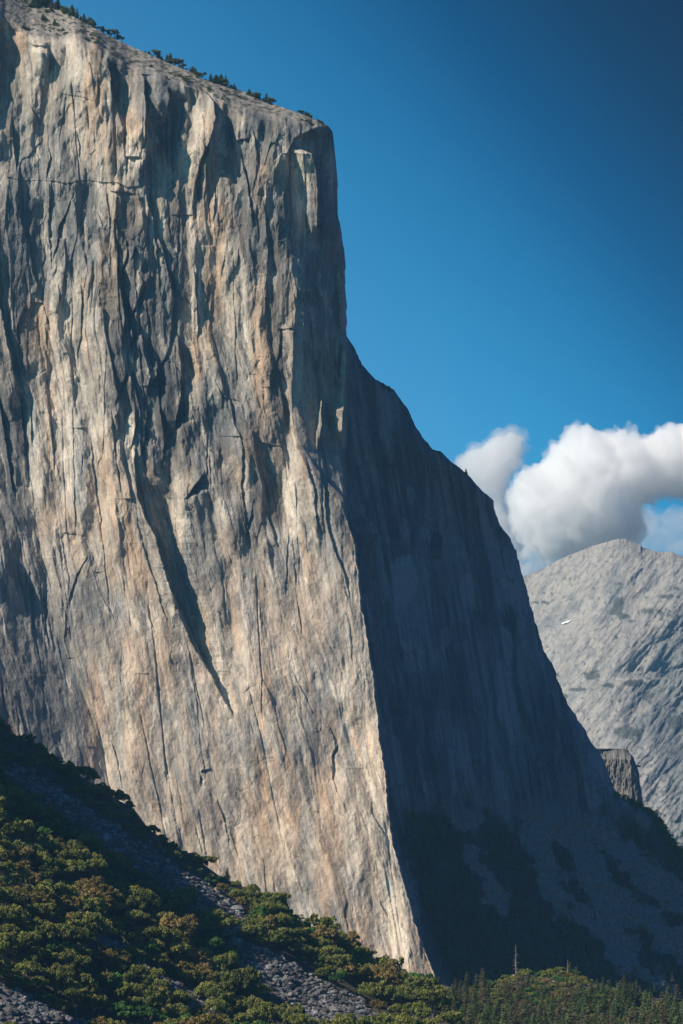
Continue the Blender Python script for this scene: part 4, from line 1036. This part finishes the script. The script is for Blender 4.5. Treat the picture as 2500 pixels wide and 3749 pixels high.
# ---- forest on the knoll at the right
cell.clear(); fp = []
FT = np.array([(436,1001),(452,996),(470,992),(486,985),(500,984),(512,969),(530,967),(548,972),(575,975),(590,987),(612,992),(640,1000),(660,1004),(700,1006)])
px = rng.uniform(395, 700, 16000); py = rng.uniform(966, 1046, 16000)
ft = np.interp(px, FT[:,0], FT[:,1]) + 2
ok = (py > ft) & (py > np.interp(px, [395,430,452], [984,984,0])) & (px > np.interp(py, [984,1003,1024,1050], [395,415,452,480]))
for x, y in zip(px[ok], py[ok]):
    if try_pt(x, y*1.0, 4.0): fp.append((x,y))
fp = np.array(fp); fy = ground_hit(fp[:,0], fp[:,1]); m = ~np.isnan(fy); fp, fy = fp[m], fy[m]
fx = (fp[:,0]-CX)*fy/F; fz = zt(fx, fy)
n_p = n_b = 0; restf = []
for i in np.argsort(fy):
    x, y = fp[i]; loc = (fx[i], fy[i], fz[i]-.3); rz = rnd.uniform(0,6.28)
    knoll = bell(np.array([x-545.]), 60)[0]*bell(np.array([y-985.]), 22)[0]
    if rnd.random() < .42+.5*knoll:
        k = rnd.choice(['green','olive','olive','rusty']); s = rnd.uniform(.7,1.05); pr = OAKS[k][rnd.randrange(3)]; sc = (s, s*1.1)
        if n_b < 220:
            place_tree('broadleaf_tree', pr, loc, sc, rz, f"{'small' if s<.85 else 'rounded'} { {'green':'fresh green','olive':'dull green','rusty':'brownish'}[k]} broadleaf tree {'on the knoll' if y<992 else 'among the conifers'} below the shaded cliff", 'tree', 'rounded trees in the valley forest'); n_b += 1
        else: restf.append((pr, loc, sc, rz))
    else:
        j = rnd.choice([0,1,2,3,4,1,2]); pr = PINES[j]; s = rnd.uniform(.55,1.12)*(1-.35*knoll); sc = (s*1.7, s*rnd.uniform(.9,1.1))
        if n_p < 280:
            hw = 'tall' if s > .9 else ('short' if s < .68 else 'middling')
            place_tree('pine_tree', pr, loc, sc, rz, f"{hw} { ['dark green full','narrow dark green','drab brownish green','thin half-bare','broad dark green'][j]} pine {'at the edge of the knoll' if x<500 else ('in the middle of the valley forest' if x<600 else 'toward the far end of the valley forest')}{' at its front' if y>1018 else ''}", 'pine', 'pines of the valley forest'); n_p += 1
        else: restf.append((pr, loc, sc, rz))
print('forest', len(fp), n_p, n_b, len(restf))
if restf: merge(restf, 'forest', 'further trees packed between those of the valley forest', None)

def at_ground(view, x, y, default=2400.):
    (px, py), = T(view, [(x,y)])
    for _ in range(40):
        g = float(ground_hit(px, py)[0])
        if not math.isnan(g): break
        py += 1
    return px, py, g
# single tall trees and snags measured in the photograph: base, top
def put_pine(view, bx_, by_, ty_, proto, label, wide=1.):
    px, py, Y_ = at_ground(view, bx_, by_); (_, tp), = T(view, [(0,ty_)])
    h = (py-tp)*Y_/F; me_ = proto[0]; H0 = max(v.co.z for v in me_.vertices); s = h/H0
    return place_tree('pine_tree', proto, ((px-CX)*Y_/F, Y_, (HY-py)*Y_/F), (s*wide, s), rnd.uniform(0,6), label, 'pine', None)
put_pine('D', 735, 900, 730, PINES[0], 'pointed dark pine standing against the shaded cliff, left of the tallest pine', .9)
put_pine('D', 890, 930, 668, PINES[2], 'tallest broad pine rising above the forest against the shaded cliff', 1.15)
put_pine('D', 1035, 930, 725, PINES[4], 'dark blunt topped pine just behind a snag top', .7)
put_pine('D', 1075, 980, 800, PINES[3], 'thin drab pine right of the blunt topped dark pine', 1.1)
put_pine('D', 1182, 1010, 868, PINES[0], 'short full pine standing between drab pines at the forest edge', 1.)
put_pine('D', 1375, 1050, 850, PINES[2], 'drab pine beside a bare snag near the far end of the forest', 1.)
put_pine('D', 510, 860, 730, PINES[2], 'brownish pine on the right shoulder of the knoll', 1.1)
put_pine('C', 640, 700, 560, PINES[4], 'pale green pine at the left end of the knoll above a dark hollow', 1.4)
put_pine('C', 275, 780, 590, PINES[2], 'drab green pine in front of the foot of the sunlit prow', 1.4)
put_pine('C', 435, 1000, 890, PINES[1], 'small narrow pine in the shaded hollow under the sunlit prow', 1.)
put_pine('A', 910, 800, 590, PINES[3], 'grey green pine with thin top among the lit oaks', 1.)
put_pine('A', 1385, 830, 740, PINES[4], 'small green pine poking out beside the rust red boulder', 1.5)
put_pine('B', 318, 290, 180, PINES[0], 'small dark pine growing against the base of the sunlit wall', 1.9)
put_pine('A', 655, 520, 440, PINES[1], 'small yellow green pointed tree among rusty oaks', 1.5)

def put_snag(view, bx_, by_, ty_, proto, label, wide=1., lean=0):
    px, py, Y_ = at_ground(view, bx_, by_); (_, tp), = T(view, [(0,ty_)])
    h = (py-tp)*Y_/F; H0 = max(v.co.z for v in proto[0].vertices); s = h/H0
    e = bpy.data.objects.new('dead_tree', None); C.objects.link(e)
    e.location = ((px-CX)*Y_/F, Y_-3, (HY-py)*Y_/F); e.scale = (s*wide, s*wide, s); e.rotation_euler = (0, lean, rnd.uniform(0,.5))
    link('trunk', proto[0], DEAD, e); link('branches', proto[1], DEAD, e)
    tag(e, label, 'dead tree', 'bare dead trees'); return e
put_snag('C', 1012, 490, 280, SNAGS[0], 'tall bare dead tree with rusty twigs on top of the knoll', 1.2)
put_snag('C', 1507, 615, 425, SNAGS[0], 'lone bare dead tree on the shoulder of the knoll', 1.6)
put_snag('C', 115, 780, 560, SNAGS[1], 'straight bare pole at the foot of the sunlit prow', 1.)
put_snag('C', 218, 830, 690, SNAGS[2], 'short grey bare pole beside the pole at the prow foot', 1.4)
put_snag('C', 348, 745, 650, SNAGS[2], 'stub of a bare pole right of the prow foot', 1.)
put_snag('C', 500, 800, 675, SNAGS[1], 'bare pole left of the pale green pine in the hollow', 1.2)
put_snag('C', 838, 790, 640, SNAGS[1], 'thin grey bare pole below the knoll', 1.)
put_snag('C', 775, 780, 700, SNAGS[2], 'short grey pole a little left below the knoll', 1.)
put_snag('C', 1152, 950, 850, SNAGS[2], 'bare grey pole in the open forest under the knoll', 1.3)
put_snag('C', 1050, 950, 830, SNAGS[1], 'crooked bare pole in the open forest under the knoll', 1.3)
put_snag('C', 1430, 1060, 940, SNAGS[2], 'bare pole below the lone snag of the knoll shoulder', 1.2)
put_snag('C', 855, 960, 860, SNAGS[2], 'slim bare pole above the bottom edge, under the knoll', 1.2)
put_snag('C', 515, 980, 850, SNAGS[1], 'bare pole next to the small narrow pine in the hollow', 1.2)
put_snag('D', 485, 910, 780, SNAGS[2], 'white bare pole in front of the brownish knoll pine', 1.2)
put_snag('D', 808, 885, 775, SNAGS[1], 'white snag between the pointed pine and the tallest pine', 1.6)
put_snag('D', 752, 905, 835, SNAGS[2], 'short white pole under the pointed dark pine', 1.5)
put_snag('D', 845, 975, 905, SNAGS[3], 'short bushy dead tree beneath the tallest pine', 2.2)
put_snag('D', 910, 1240, 1050, SNAGS[1], 'long white pole low in the forest below the tallest pine', 1.3)
put_snag('D', 1213, 1240, 950, SNAGS[1], 'longest white pole, right of the short full pine', 1.3)
put_snag('D', 1435, 1060, 885, SNAGS[1], 'bare snag right of the drab pine near the far end', 1.4)
put_snag('D', 1272, 1040, 950, SNAGS[2], 'short grey pole between the short full pine and the drab pine', 1.3)
put_snag('D', 597, 1220, 1120, SNAGS[2], 'short white pole in the front forest below the knoll shoulder', 1.5)
put_snag('D', 150, 980, 930, SNAGS[2], 'white stub below the lone snag of the knoll', 1.7)
put_snag('D', 835, 1240, 1130, SNAGS[2], 'leaning white pole at the front of the forest', 1.4, .12)
put_snag('D', 235, 1250, 1180, SNAGS[2], 'white stub at the very bottom under the knoll', 1.6)
put_snag('D', 150, 1250, 1120, SNAGS[1], 'bare grey pole at the very bottom under the knoll', 1.3)
put_snag('A', 562, 350, 172, SNAGS[0], 'reddish bare dead conifer standing on the lit oak slope', 1.5)
put_snag('B', 1088, 780, 560, SNAGS[2], 'thin bare pole in front of the wall base', 1.)
put_snag('B', 998, 720, 670, SNAGS[2], 'short bare pole on the crest in front of the wall base', 1.5)
for view, x, y, s, lab in [('A',1240,210,4.2,'grey bare branches of a dead oak on the crest at the wall foot'),('A',1360,300,4.5,'tangle of bare grey branches hanging right of the dead oak on the crest'),
      ('A',1200,1060,3.6,'pale forked bare branches among the lit oaks'),('A',780,1320,5.,'upright pale dead stems behind the fallen log'),('A',900,1340,3.5,'thin pale dead stem right of the fallen log'),
      ('A',820,1570,3.8,'dark leaning dead branches near the bottom of the lit slope'),('A',95,270,3.,'white leaning dead branch beside the bright green bush'),
      ('B',1275,1190,5.5,'large white dead oak with spreading limbs on the right bank'),('B',780,820,3.2,'bare branches below the rusty oaks of the far bank'),('B',890,800,3.4,'grey bare bush among the rusty oaks of the far bank'),
      ('B',715,770,3.,'single thin dead stem among the far bank oaks'),('A',110,500,4.0,'grey dead branches of a half bare oak near the top left'),('A',175,540,4.4,'sprawling grey dead branches just below the half bare oak'),
      ('A',505,1190,2.6,'short dead twigs sticking out of an oak above the log')]:
    px, py, Y_ = at_ground(view, x, y)
    o = link('dead_branches', dead_brush(int(x+y), s), DEAD, loc=((px-CX)*Y_/F, Y_-7, (HY-py)*Y_/F+1.5))
    tag(o, lab, 'dead branches', 'bare dead branches among the oaks')
# fallen log
px0, py0, Y0 = at_ground('A', 715, 1310)
(ax, ay), (bx2, by2) = T('A', [(648,1266),(778,1342)])
Yl = Y0-9
lp = limb(((ax-CX)*Yl/F, Yl, (HY-ay)*Yl/F), ((bx2-CX)*Yl/F, Yl-1.5, (HY-by2)*Yl/F), .75, .4, np.random.RandomState(5), .1, 7, .006)
tw = [limb(np.array(lp[i][:3]), np.array(lp[i][:3])+(rnd.uniform(-.5,1.2),-.4,rnd.uniform(.6,1.4)), .14,.04, np.random.RandomState(i), 0,3,.05) for i in (1,2,4,5)]
v, f = tubes([lp], 8); lg = link('fallen_log', None); lg.location = (0,0,0)
link('stem', mesh_np('stem', v, f), mat_bark('pale_log', (.5,.38,.29), (.68,.56,.46)), lg)
v, f = tubes(tw, 5); link('branch_stubs', mesh_np('branch_stubs', v, f), DEAD, lg)
tag(lg, 'pale fallen trunk lying across the oaks of the lit slope', 'fallen log')

# ---- trees along the rim (column, row of foot, height) in zoomed-view units
def cliff_at(px, py):
    i = int(np.clip(np.searchsorted(rows, py), 0, NR-1)); j = int(np.clip((px-XL)/(xr[i]-XL)*(NC-1), 0, NC-1)); return float(Yd[i,j])
RIM = [(150,34,46,0,'f'),(178,22,60,1,''),(205,28,64,0,''),(228,40,50,2,''),(255,42,46,1,''),(298,62,40,2,''),(318,70,44,0,''),(338,82,26,1,''),(370,98,38,2,''),(392,105,34,0,''),(414,122,40,1,''),(455,138,28,4,''),
  (480,148,24,2,''),(505,160,34,4,''),(520,172,30,0,''),(640,236,20,4,''),(658,240,22,2,''),(690,252,38,1,''),(700,256,28,4,''),(738,270,28,2,''),(752,276,36,0,''),(788,292,36,4,''),(806,304,24,2,''),(850,322,34,4,''),
  (862,326,28,0,''),(890,345,30,1,''),(930,362,34,2,''),(955,368,40,4,''),(976,372,48,0,''),(988,378,36,4,''),(1020,392,26,4,''),(1034,394,24,2,''),(1100,422,30,4,''),(1125,432,34,2,''),(1145,442,30,0,''),(1176,452,48,1,''),
  (1190,462,28,4,''),(1330,502,26,1,''),(1350,510,26,4,''),(1362,514,22,0,''),(1405,536,16,4,''),(1415,540,14,0,''),(105,130,26,4,''),(190,90,30,4,''),(240,110,24,0,'')]
sizes = ['stunted','small','tall']
rb_ = []
for i in range(420):
    x = rng.uniform(-5, 332); y0_ = float(np.interp(x, rp[:,0], rp[:,1])) if x > 40 else -30.; y = y0_ + rng.uniform(.3, 1)**1.5*34
    if above[int(np.clip(np.searchsorted(rows, y), 0, NR-1)), int(np.clip((x-XL)/(np.interp(y, rows, xr)-XL)*(NC-1), 0, NC-1))] < 1.5: continue
    if fbm(np.array([x*.06]), np.array([y*.15]), 77, 3)[0] < -.05: continue
    Y_ = cliff_at(x, y); s = rng.uniform(.2, .62)
    rb_.append((OAKS['olive' if i%3 else 'green'][i%3], (wx(x,Y_), Y_, wz(y,Y_)-1.5*s), (s*1.3, s*.9), rng.rand()*6))
merge(rb_, 'rim_brush', 'low dark brush scattered over the sloping summit slab', None, thin=.6)
RIM = [(x, y, h, (5 if i % 4 == 1 else k), '') for i, (x, y, h, k, _) in enumerate(RIM)]
RIM = RIM + [(x+rnd.uniform(6,24), y+rnd.uniform(3,9), h*rnd.uniform(.4,.8), rnd.choice([3,4,5,5]), '') for x, y, h, k, _ in RIM] + [(x+rnd.uniform(-26,-4), y+rnd.uniform(-9,2), h*rnd.uniform(.3,.6), rnd.choice([3,4,4,5]), '') for x, y, h, k, _ in RIM]
for x, y, h, k, _ in RIM:
    h *= rnd.uniform(.8,1.15)
    (px, py), = T('1', [(x,y)]); Y_ = cliff_at(px, py)+4; hh = h*.2265*Y_/F*1.25; s = hh/20
    pr = OAKS['olive'][rnd.randrange(3)] if k == 5 else PINES[k]; w = {4:2.6,0:2.1,1:1.9,2:2.4,3:2.3,5:1.3}[k]*rnd.uniform(.8,1.35); s *= (2.0 if k == 5 else 1)
    nbr = 'at the top corner' if x < 260 else ('on the upper rim' if x < 560 else ('on the middle stretch of the rim' if x < 1000 else 'near the brow of the cliff'))
    place_tree('rim_pine', pr, ((px-CX)*Y_/F, Y_, (HY-py)*Y_/F-1), (s*w, s), rnd.uniform(0,6), f"{'tall' if h>40 else ('small' if h>26 else 'stunted')} {['dark','slender dark','sparse brownish','half-bare','bushy dark','rounded'][k]} pine {nbr} against the sky", 'pine', 'pines along the cliff rim')
for x, y, h, k, lab in [(1408,1178*1,0,0,'')][:0]: pass
for view, x, y, h, k, w, lab in [('F',880,888,14,4,2.2,'stunted pine at the top of the shaded shoulder'),('F',893,896,12,0,2.4,'second stunted pine at the top of the shaded shoulder, lower one'),('6',610,282,26,1,2,'tiny pointed pine alone on the shaded shoulder before the cloud'),
      ('6',495,190,18,4,2.6,'low bushy pine on the shaded shoulder above the tiny pointed pine'),('6',560,248,16,4,3,'flat bush on the shaded shoulder between two small pines')]:
    (px, py), = T(view, [(x,y)]); kk = T(view, [(1,0)])[0][0]-T(view, [(0,0)])[0][0]; Y_ = cliff_at(px-1.5, py+1)+2; hh = h*kk*Y_/F*1.2; s = hh/19
    place_tree('rim_pine', PINES[k], ((px-CX)*Y_/F, Y_, (HY-py)*Y_/F-2), (s*w, s), rnd.uniform(0,6), lab, 'pine', 'small pines on the shaded shoulder')
# bushes crowning the dark ridge below the shoulder and clumps on the dark slope
bl_ = []
for i in range(260):
    py = rng.uniform(795, 1000); px = np.interp(py, rp[:,1], rp[:,0]) - abs(rng.normal())*3.0 + .3
    Y_ = cliff_at(px-.6, py)-1; s = rng.uniform(.35,.9)*1.5
    bl_.append((OAKS['green'][i%3], ((px-CX)*Y_/F, Y_, (HY-py)*Y_/F-4*s), (s, s*1.1), rng.rand()*6))
merge(bl_, 'ridge_brush', 'dark brush along the shaded ridge against the far mountain', None, thin=.4)

merge([(OAKS['olive'][i%3], (wx(x,5205+40*q), 5205+40*q, wz(float(np.interp(x, bo[:,0][:9], bo[:,1][:9]))+2.5+5*float(sst(626,642,x)),5205)-6), (.6+.5*q, .5+.5*q), q*6) for i, (x, q) in enumerate(bt_)],
      'buttress_brush', 'dark brush on top of the small brown rock buttress', None, thin=.5)
# conifers in the deep shade at the foot of the cliff
sl_ = []
for i in range(2600):
    x = rng.uniform(405, 700); y = rng.uniform(800, 1000)
    ii = int(np.clip(np.searchsorted(rows, y), 0, NR-1)); jj = int(np.clip((x-XL)/(xr[ii]-XL)*(NC-1), 0, NC-1))
    if x > xr[ii]-1 or veg[ii,jj] < .4 or bare[ii,jj]+.5*vt_[ii,jj] > .45: continue
    if len(sl_) >= 800: break
    Y_ = float(Yd[ii,jj]); s_ = rng.uniform(.3,.62)
    sl_.append((PINES[i%5], (wx(x,Y_), Y_-2, wz(y,Y_)-3), (s_*1.7, s_), rng.rand()*6))
print('shade trees', len(sl_))
merge(sl_, 'shaded_forest', 'dark forest in deep shade at the foot of the cliff', None, thin=.45)

# ------------------------------------------------------------------ clouds
def in_poly(x, y, P):
    c = np.zeros(x.shape, bool); n = len(P)
    for i in range(n):
        x0,y0 = P[i]; x1,y1 = P[(i+1)%n]
        m = ((y0 > y) != (y1 > y)) & (x < (x1-x0)*(y-y0)/((y1-y0) if y1 != y0 else 1e-9)+x0); c ^= m
    return c
def cloud(name, poly, Yc, thick, dens, rad, voxel, seed, label, namp, npts=500, erode=0):
    r = np.random.RandomState(seed); P = np.array(poly); x0,y0 = P.min(0); x1,y1 = P.max(0)
    x = r.uniform(x0,x1,npts*6); y = r.uniform(y0,y1,npts*6); m = in_poly(x,y,P); x, y = x[m][:npts], y[m][:npts]
    # distance to the outline sets how deep the cloud is there
    e = seg_d(x, y, np.vstack([P, P[:1]])); k = Yc/F
    dep = np.minimum(thick*np.sqrt(np.clip(e*k/ (thick*.8), 0, 1)), thick)
    yy_ = Yc + r.uniform(-1,1,len(x))*dep
    keep = e*k > rad*.35; x, y, yy_ = x[keep], y[keep], yy_[keep]
    pts_ = np.stack([wx(x,yy_*0+Yc), yy_, wz(y,yy_*0+Yc)], 1)
    lo = pts_.min(0)-rad*2.2; hi = pts_.max(0)+rad*2.2
    cen = (lo+hi)/2; pts_ = pts_-cen; lo = lo-cen; hi = hi-cen
    pm = bpy.data.meshes.new('cloud_seed'); pm.from_pydata([tuple(p) for p in pts_], [], [])
    o = bpy.data.objects.new(name, pm); C.objects.link(o); o.location = cen
    ng = bpy.data.node_groups.new(name+'_nodes', 'GeometryNodeTree')
    ng.interface.new_socket('Geometry', in_out='INPUT', socket_type='NodeSocketGeometry'); ng.interface.new_socket('Geometry', in_out='OUTPUT', socket_type='NodeSocketGeometry')
    gi = ng.nodes.new('NodeGroupInput'); go = ng.nodes.new('NodeGroupOutput'); L = ng.links.new
    pos = ng.nodes.new('GeometryNodeInputPosition')
    pr = ng.nodes.new('GeometryNodeProximity'); pr.target_element = 'POINTS'; L(gi.outputs[0], pr.inputs[0])
    # billows: cauliflower noise pushes the surface in and out
    def gm(op, a, b):
        n = ng.nodes.new('ShaderNodeMath'); n.operation = op
        for i, v in enumerate((a,b)):
            if isinstance(v,(int,float)): n.inputs[i].default_value = v
            else: L(v, n.inputs[i])
        return n.outputs[0]
    def gn(scale, detail, rough):
        n = ng.nodes.new('ShaderNodeTexNoise'); n.inputs['Scale'].default_value = scale; n.inputs['Detail'].default_value = detail; n.inputs['Roughness'].default_value = rough
        L(pos.outputs[0], n.inputs['Vector']); return n.outputs[0]
    nb = gm('MULTIPLY', gm('SUBTRACT', gn(1/(rad*1.3), 8, .68), .5), namp*rad)
    vo = ng.nodes.new('ShaderNodeTexVoronoi'); vo.inputs['Scale'].default_value = 1/(rad*.75); vo.inputs['Detail'].default_value = 2; L(pos.outputs[0], vo.inputs['Vector'])
    nv = gm('MULTIPLY', gm('SUBTRACT', .4, vo.outputs['Distance']), rad*.6)
    sd = next(s_ for s_ in pr.outputs if s_.name == 'Distance')
    L(pos.outputs[0], next(s_ for s_ in pr.inputs if 'Position' in s_.name))
    f_ = gm('ADD', gm('SUBTRACT', rad*1.0, sd), gm('ADD', nb, nv))
    den = gm('MINIMUM', gm('MAXIMUM', gm('DIVIDE', f_, rad*.35*(1+erode*3)), 0), 1)
    vc = ng.nodes.new('GeometryNodeVolumeCube')
    for nme, v in (('Min', tuple(lo)), ('Max', tuple(hi))): vc.inputs[nme].default_value = v
    for ax, nme in enumerate(('Resolution X','Resolution Y','Resolution Z')): vc.inputs[nme].default_value = int(max(8, (hi[ax]-lo[ax])/voxel))
    L(den, vc.inputs['Density'])
    vm = ng.nodes.new('GeometryNodeVolumeToMesh'); vm.inputs['Threshold'].default_value = .5
    mt = bpy.data.materials.new(name+'_vapour'); mt.use_nodes = True; n2t = mt.node_tree; n2t.nodes.clear()
    pv = n2t.nodes.new('ShaderNodeVolumePrincipled'); pv.inputs['Color'].default_value = (1,1,1,1); pv.inputs['Density'].default_value = dens; pv.inputs['Anisotropy'].default_value = 0
    ou = n2t.nodes.new('ShaderNodeOutputMaterial'); n2t.links.new(pv.outputs[0], ou.inputs['Volume'])
    mt.cycles.homogeneous_volume = True
    L(vc.outputs[0], vm.inputs[0]); L(vm.outputs[0], go.inputs[0])
    md = o.modifiers.new('vapour', 'NODES'); md.node_group = ng
    dg = bpy.context.evaluated_depsgraph_get(); hull = bpy.data.meshes.new_from_object(o.evaluated_get(dg))
    bpy.data.objects.remove(o); hull.materials.clear(); hull.materials.append(mt)
    print(name, 'faces', len(hull.polygons))
    o = bpy.data.objects.new(name, hull); C.objects.link(o); o.location = cen
    tag(o, label, 'cloud'); return o
K = 14000
big = T('6', [(790,430),(785,330),(830,290),(890,255),(950,215),(1000,160),(1030,105),(1080,72),(1130,68),(1160,100),(1210,118),(1260,92),(1320,98),(1370,115),(1410,128),(1460,90),(1520,72),(1640,60),(1760,90),(1760,400),(1568,390),(1470,390),(1390,430),(1410,530),(1350,610),(1200,650),(1000,680),(880,640),(815,540)])
tall = T('6', [(540,235),(600,180),(690,150),(735,110),(800,85),(850,88),(880,130),(862,200),(868,262),(800,300),(800,430),(880,640),(840,760),(700,520),(600,330)])
low_ = T('6', [(830,700),(860,672),(900,668),(935,690),(930,760),(830,760)])
small = T('6', [(1480,610),(1520,580),(1568,572),(1640,585),(1640,660),(1500,650)])
veil = T('6', [(640,330),(800,360),(1000,420),(1300,430),(1500,420),(1640,440),(1640,600),(1450,650),(1340,690),(1000,760),(840,800),(760,700),(690,480)])
def shrink(P, k): return [(x+(sum(p[0] for p in P)/len(P)-x)*k, y+(sum(p[1] for p in P)/len(P)-y)*k-2) for x, y in P]
cb = cloud('cumulus_cloud', big, K, 460, .0095, 74, 10, 1, 'big bright heaped cumulus cloud above the far mountain', 1.6, 1500)
ch = cloud('cloud_core', shrink(big, .07), K, 380, .013, 62, 11, 11, '', 1.4, 1300); del ch['category']; ch.location = ch.location-cb.location; ch.parent = cb
ct = cloud('cumulus_cloud', tall, K+1200, 300, .0045, 76, 12, 2, 'greyer thinner cloud tower between the shaded cliff and the big cumulus', 1.7, 800)
ch = cloud('cloud_core', shrink(tall, .10), K+1200, 240, .008, 60, 12, 12, '', 1.5, 500); del ch['category']; ch.location = ch.location-ct.location; ch.parent = ct
cloud('cumulus_cloud', low_, K+1500, 80, .007, 38, 9, 3, 'tiny low cloud puff touching the ridge beside the shaded cliff', 1.5, 120)
cloud('cumulus_cloud', small, K+1500, 100, .0035, 45, 9, 4, 'faint small cloud low over the shoulder of the far mountain', 1.6, 160)
cloud('cumulus_cloud', veil, K+2500, 260, .0022, 110, 20, 5, 'pale thin veil of cloud behind the ridge under the big cumulus', 1.6, 500)
scene.cycles.volume_bounces = 24; scene.cycles.volume_step_rate = 2.0; scene.cycles.max_bounces = 24

# ------------------------------------------------------------------ haze
hb = bpy.data.meshes.new('haze')
X0,X1,Y0_,Y1_,Z0,Z1 = -3500,4200,-3200,13000,-60,1560
X0,X1 = -41000,41000; Y1_ = 61000
hv = [(x,y,z) for x in (-3200,3800) for y in (-600,12600) for z in (-60,1500)]
hb.from_pydata(hv, [], [(0,1,3,2),(4,6,7,5),(0,4,5,1),(2,3,7,6),(0,2,6,4),(1,5,7,3)])
hm = bpy.data.materials.new('haze'); hm.use_nodes = True; ht = hm.node_tree; ht.nodes.clear()
pv = ht.nodes.new('ShaderNodeVolumePrincipled'); pv.inputs['Color'].default_value = (.28,.64,1,1); pv.inputs['Density'].default_value = 2.6e-5; pv.inputs['Anisotropy'].default_value = .25
ou = ht.nodes.new('ShaderNodeOutputMaterial'); ht.links.new(pv.outputs[0], ou.inputs['Volume'])
hm.cycles.homogeneous_volume = True
HAZE = link('haze', hb, hm); tag(HAZE, 'thin blue valley haze', 'haze', kind='stuff')

# ------------------------------------------------------------------ world, sun, camera
world = bpy.data.worlds.new('World'); scene.world = world; world.use_nodes = True
nt = world.node_tree; bg = nt.nodes['Background']
sky = N(nt, 'ShaderNodeTexSky'); sky.sky_type = 'NISHITA'; sky.sun_disc = False
el = math.asin(SUN[2]); az = math.atan2(SUN[0], SUN[1])
sky.sun_elevation = el; sky.sun_rotation = az
sky.altitude = 1800; sky.air_density = 1.0; sky.dust_density = .3; sky.ozone_density = 4.0
tc = N(nt, 'ShaderNodeTexCoord')
sp = N(nt, 'ShaderNodeSeparateXYZ'); nt.links.new(tc.outputs['Generated'], sp.inputs[0])
def math_(op, a, b=None):
    n = N(nt, 'ShaderNodeMath'); n.operation = op
    for i, v in enumerate((a, b)):
        if v is None: continue
        if isinstance(v, (int, float)): n.inputs[i].default_value = v
        else: nt.links.new(v, n.inputs[i])
    return n.outputs[0]
# the deep polarised blue: darker with height and away from the sun
t_ = math_('ADD', math_('MULTIPLY', sp.outputs['Z'], 1.35), math_('SUBTRACT', math_('MULTIPLY', sp.outputs['X'], 1.5), .08))
tint = ramp(nt, t_, [(.10,(.34,1.05,1.12)),(.17,(.36,1.0,1.08)),(.22,(.24,.93,1.06)),(.265,(.15,.84,.97)),(.32,(.07,.64,.80)),(.385,(.0,.33,.48)),(.45,(0,.16,.25)),(.53,(0,.055,.09)),(1,(.02,.24,.56))])
c_ = mix(nt, sky.outputs[0], tint, 1, 'MULTIPLY')
nt.links.new(c_, bg.inputs['Color']); bg.inputs['Strength'].default_value = .09
SKY_OUT = sky.outputs[0]
sl = bpy.data.lights.new('sun', 'SUN'); sl.energy = 4.6; sl.angle = R(.5); sl.color = (1, .875, .72)
so = bpy.data.objects.new('sun', sl); C.objects.link(so)
from mathutils import Vector
so.rotation_euler = Vector(SUN).to_track_quat('Z', 'Y').to_euler(); so.location = (-2000,-500,2500)
cam = bpy.data.cameras.new('camera'); co_ = bpy.data.objects.new('camera', cam); C.objects.link(co_)
cam.sensor_fit = 'VERTICAL'; cam.sensor_height = 36; cam.lens = F/1024*36; cam.shift_y = (HY-512)/1024; cam.shift_x = 0
cam.clip_start = 1; cam.clip_end = 200000
co_.location = (0,0,0); co_.rotation_euler = (R(90),0,0)
scene.camera = co_
scene.view_settings.view_transform = 'Standard'; scene.view_settings.look = 'None'
scene.view_settings.gamma = 1; scene.view_settings.exposure = .35
scene.render.engine = 'CYCLES'
scene.cycles.use_denoising = True
scene.cycles.max_bounces = 24; scene.cycles.diffuse_bounces = 3; scene.cycles.glossy_bounces = 2
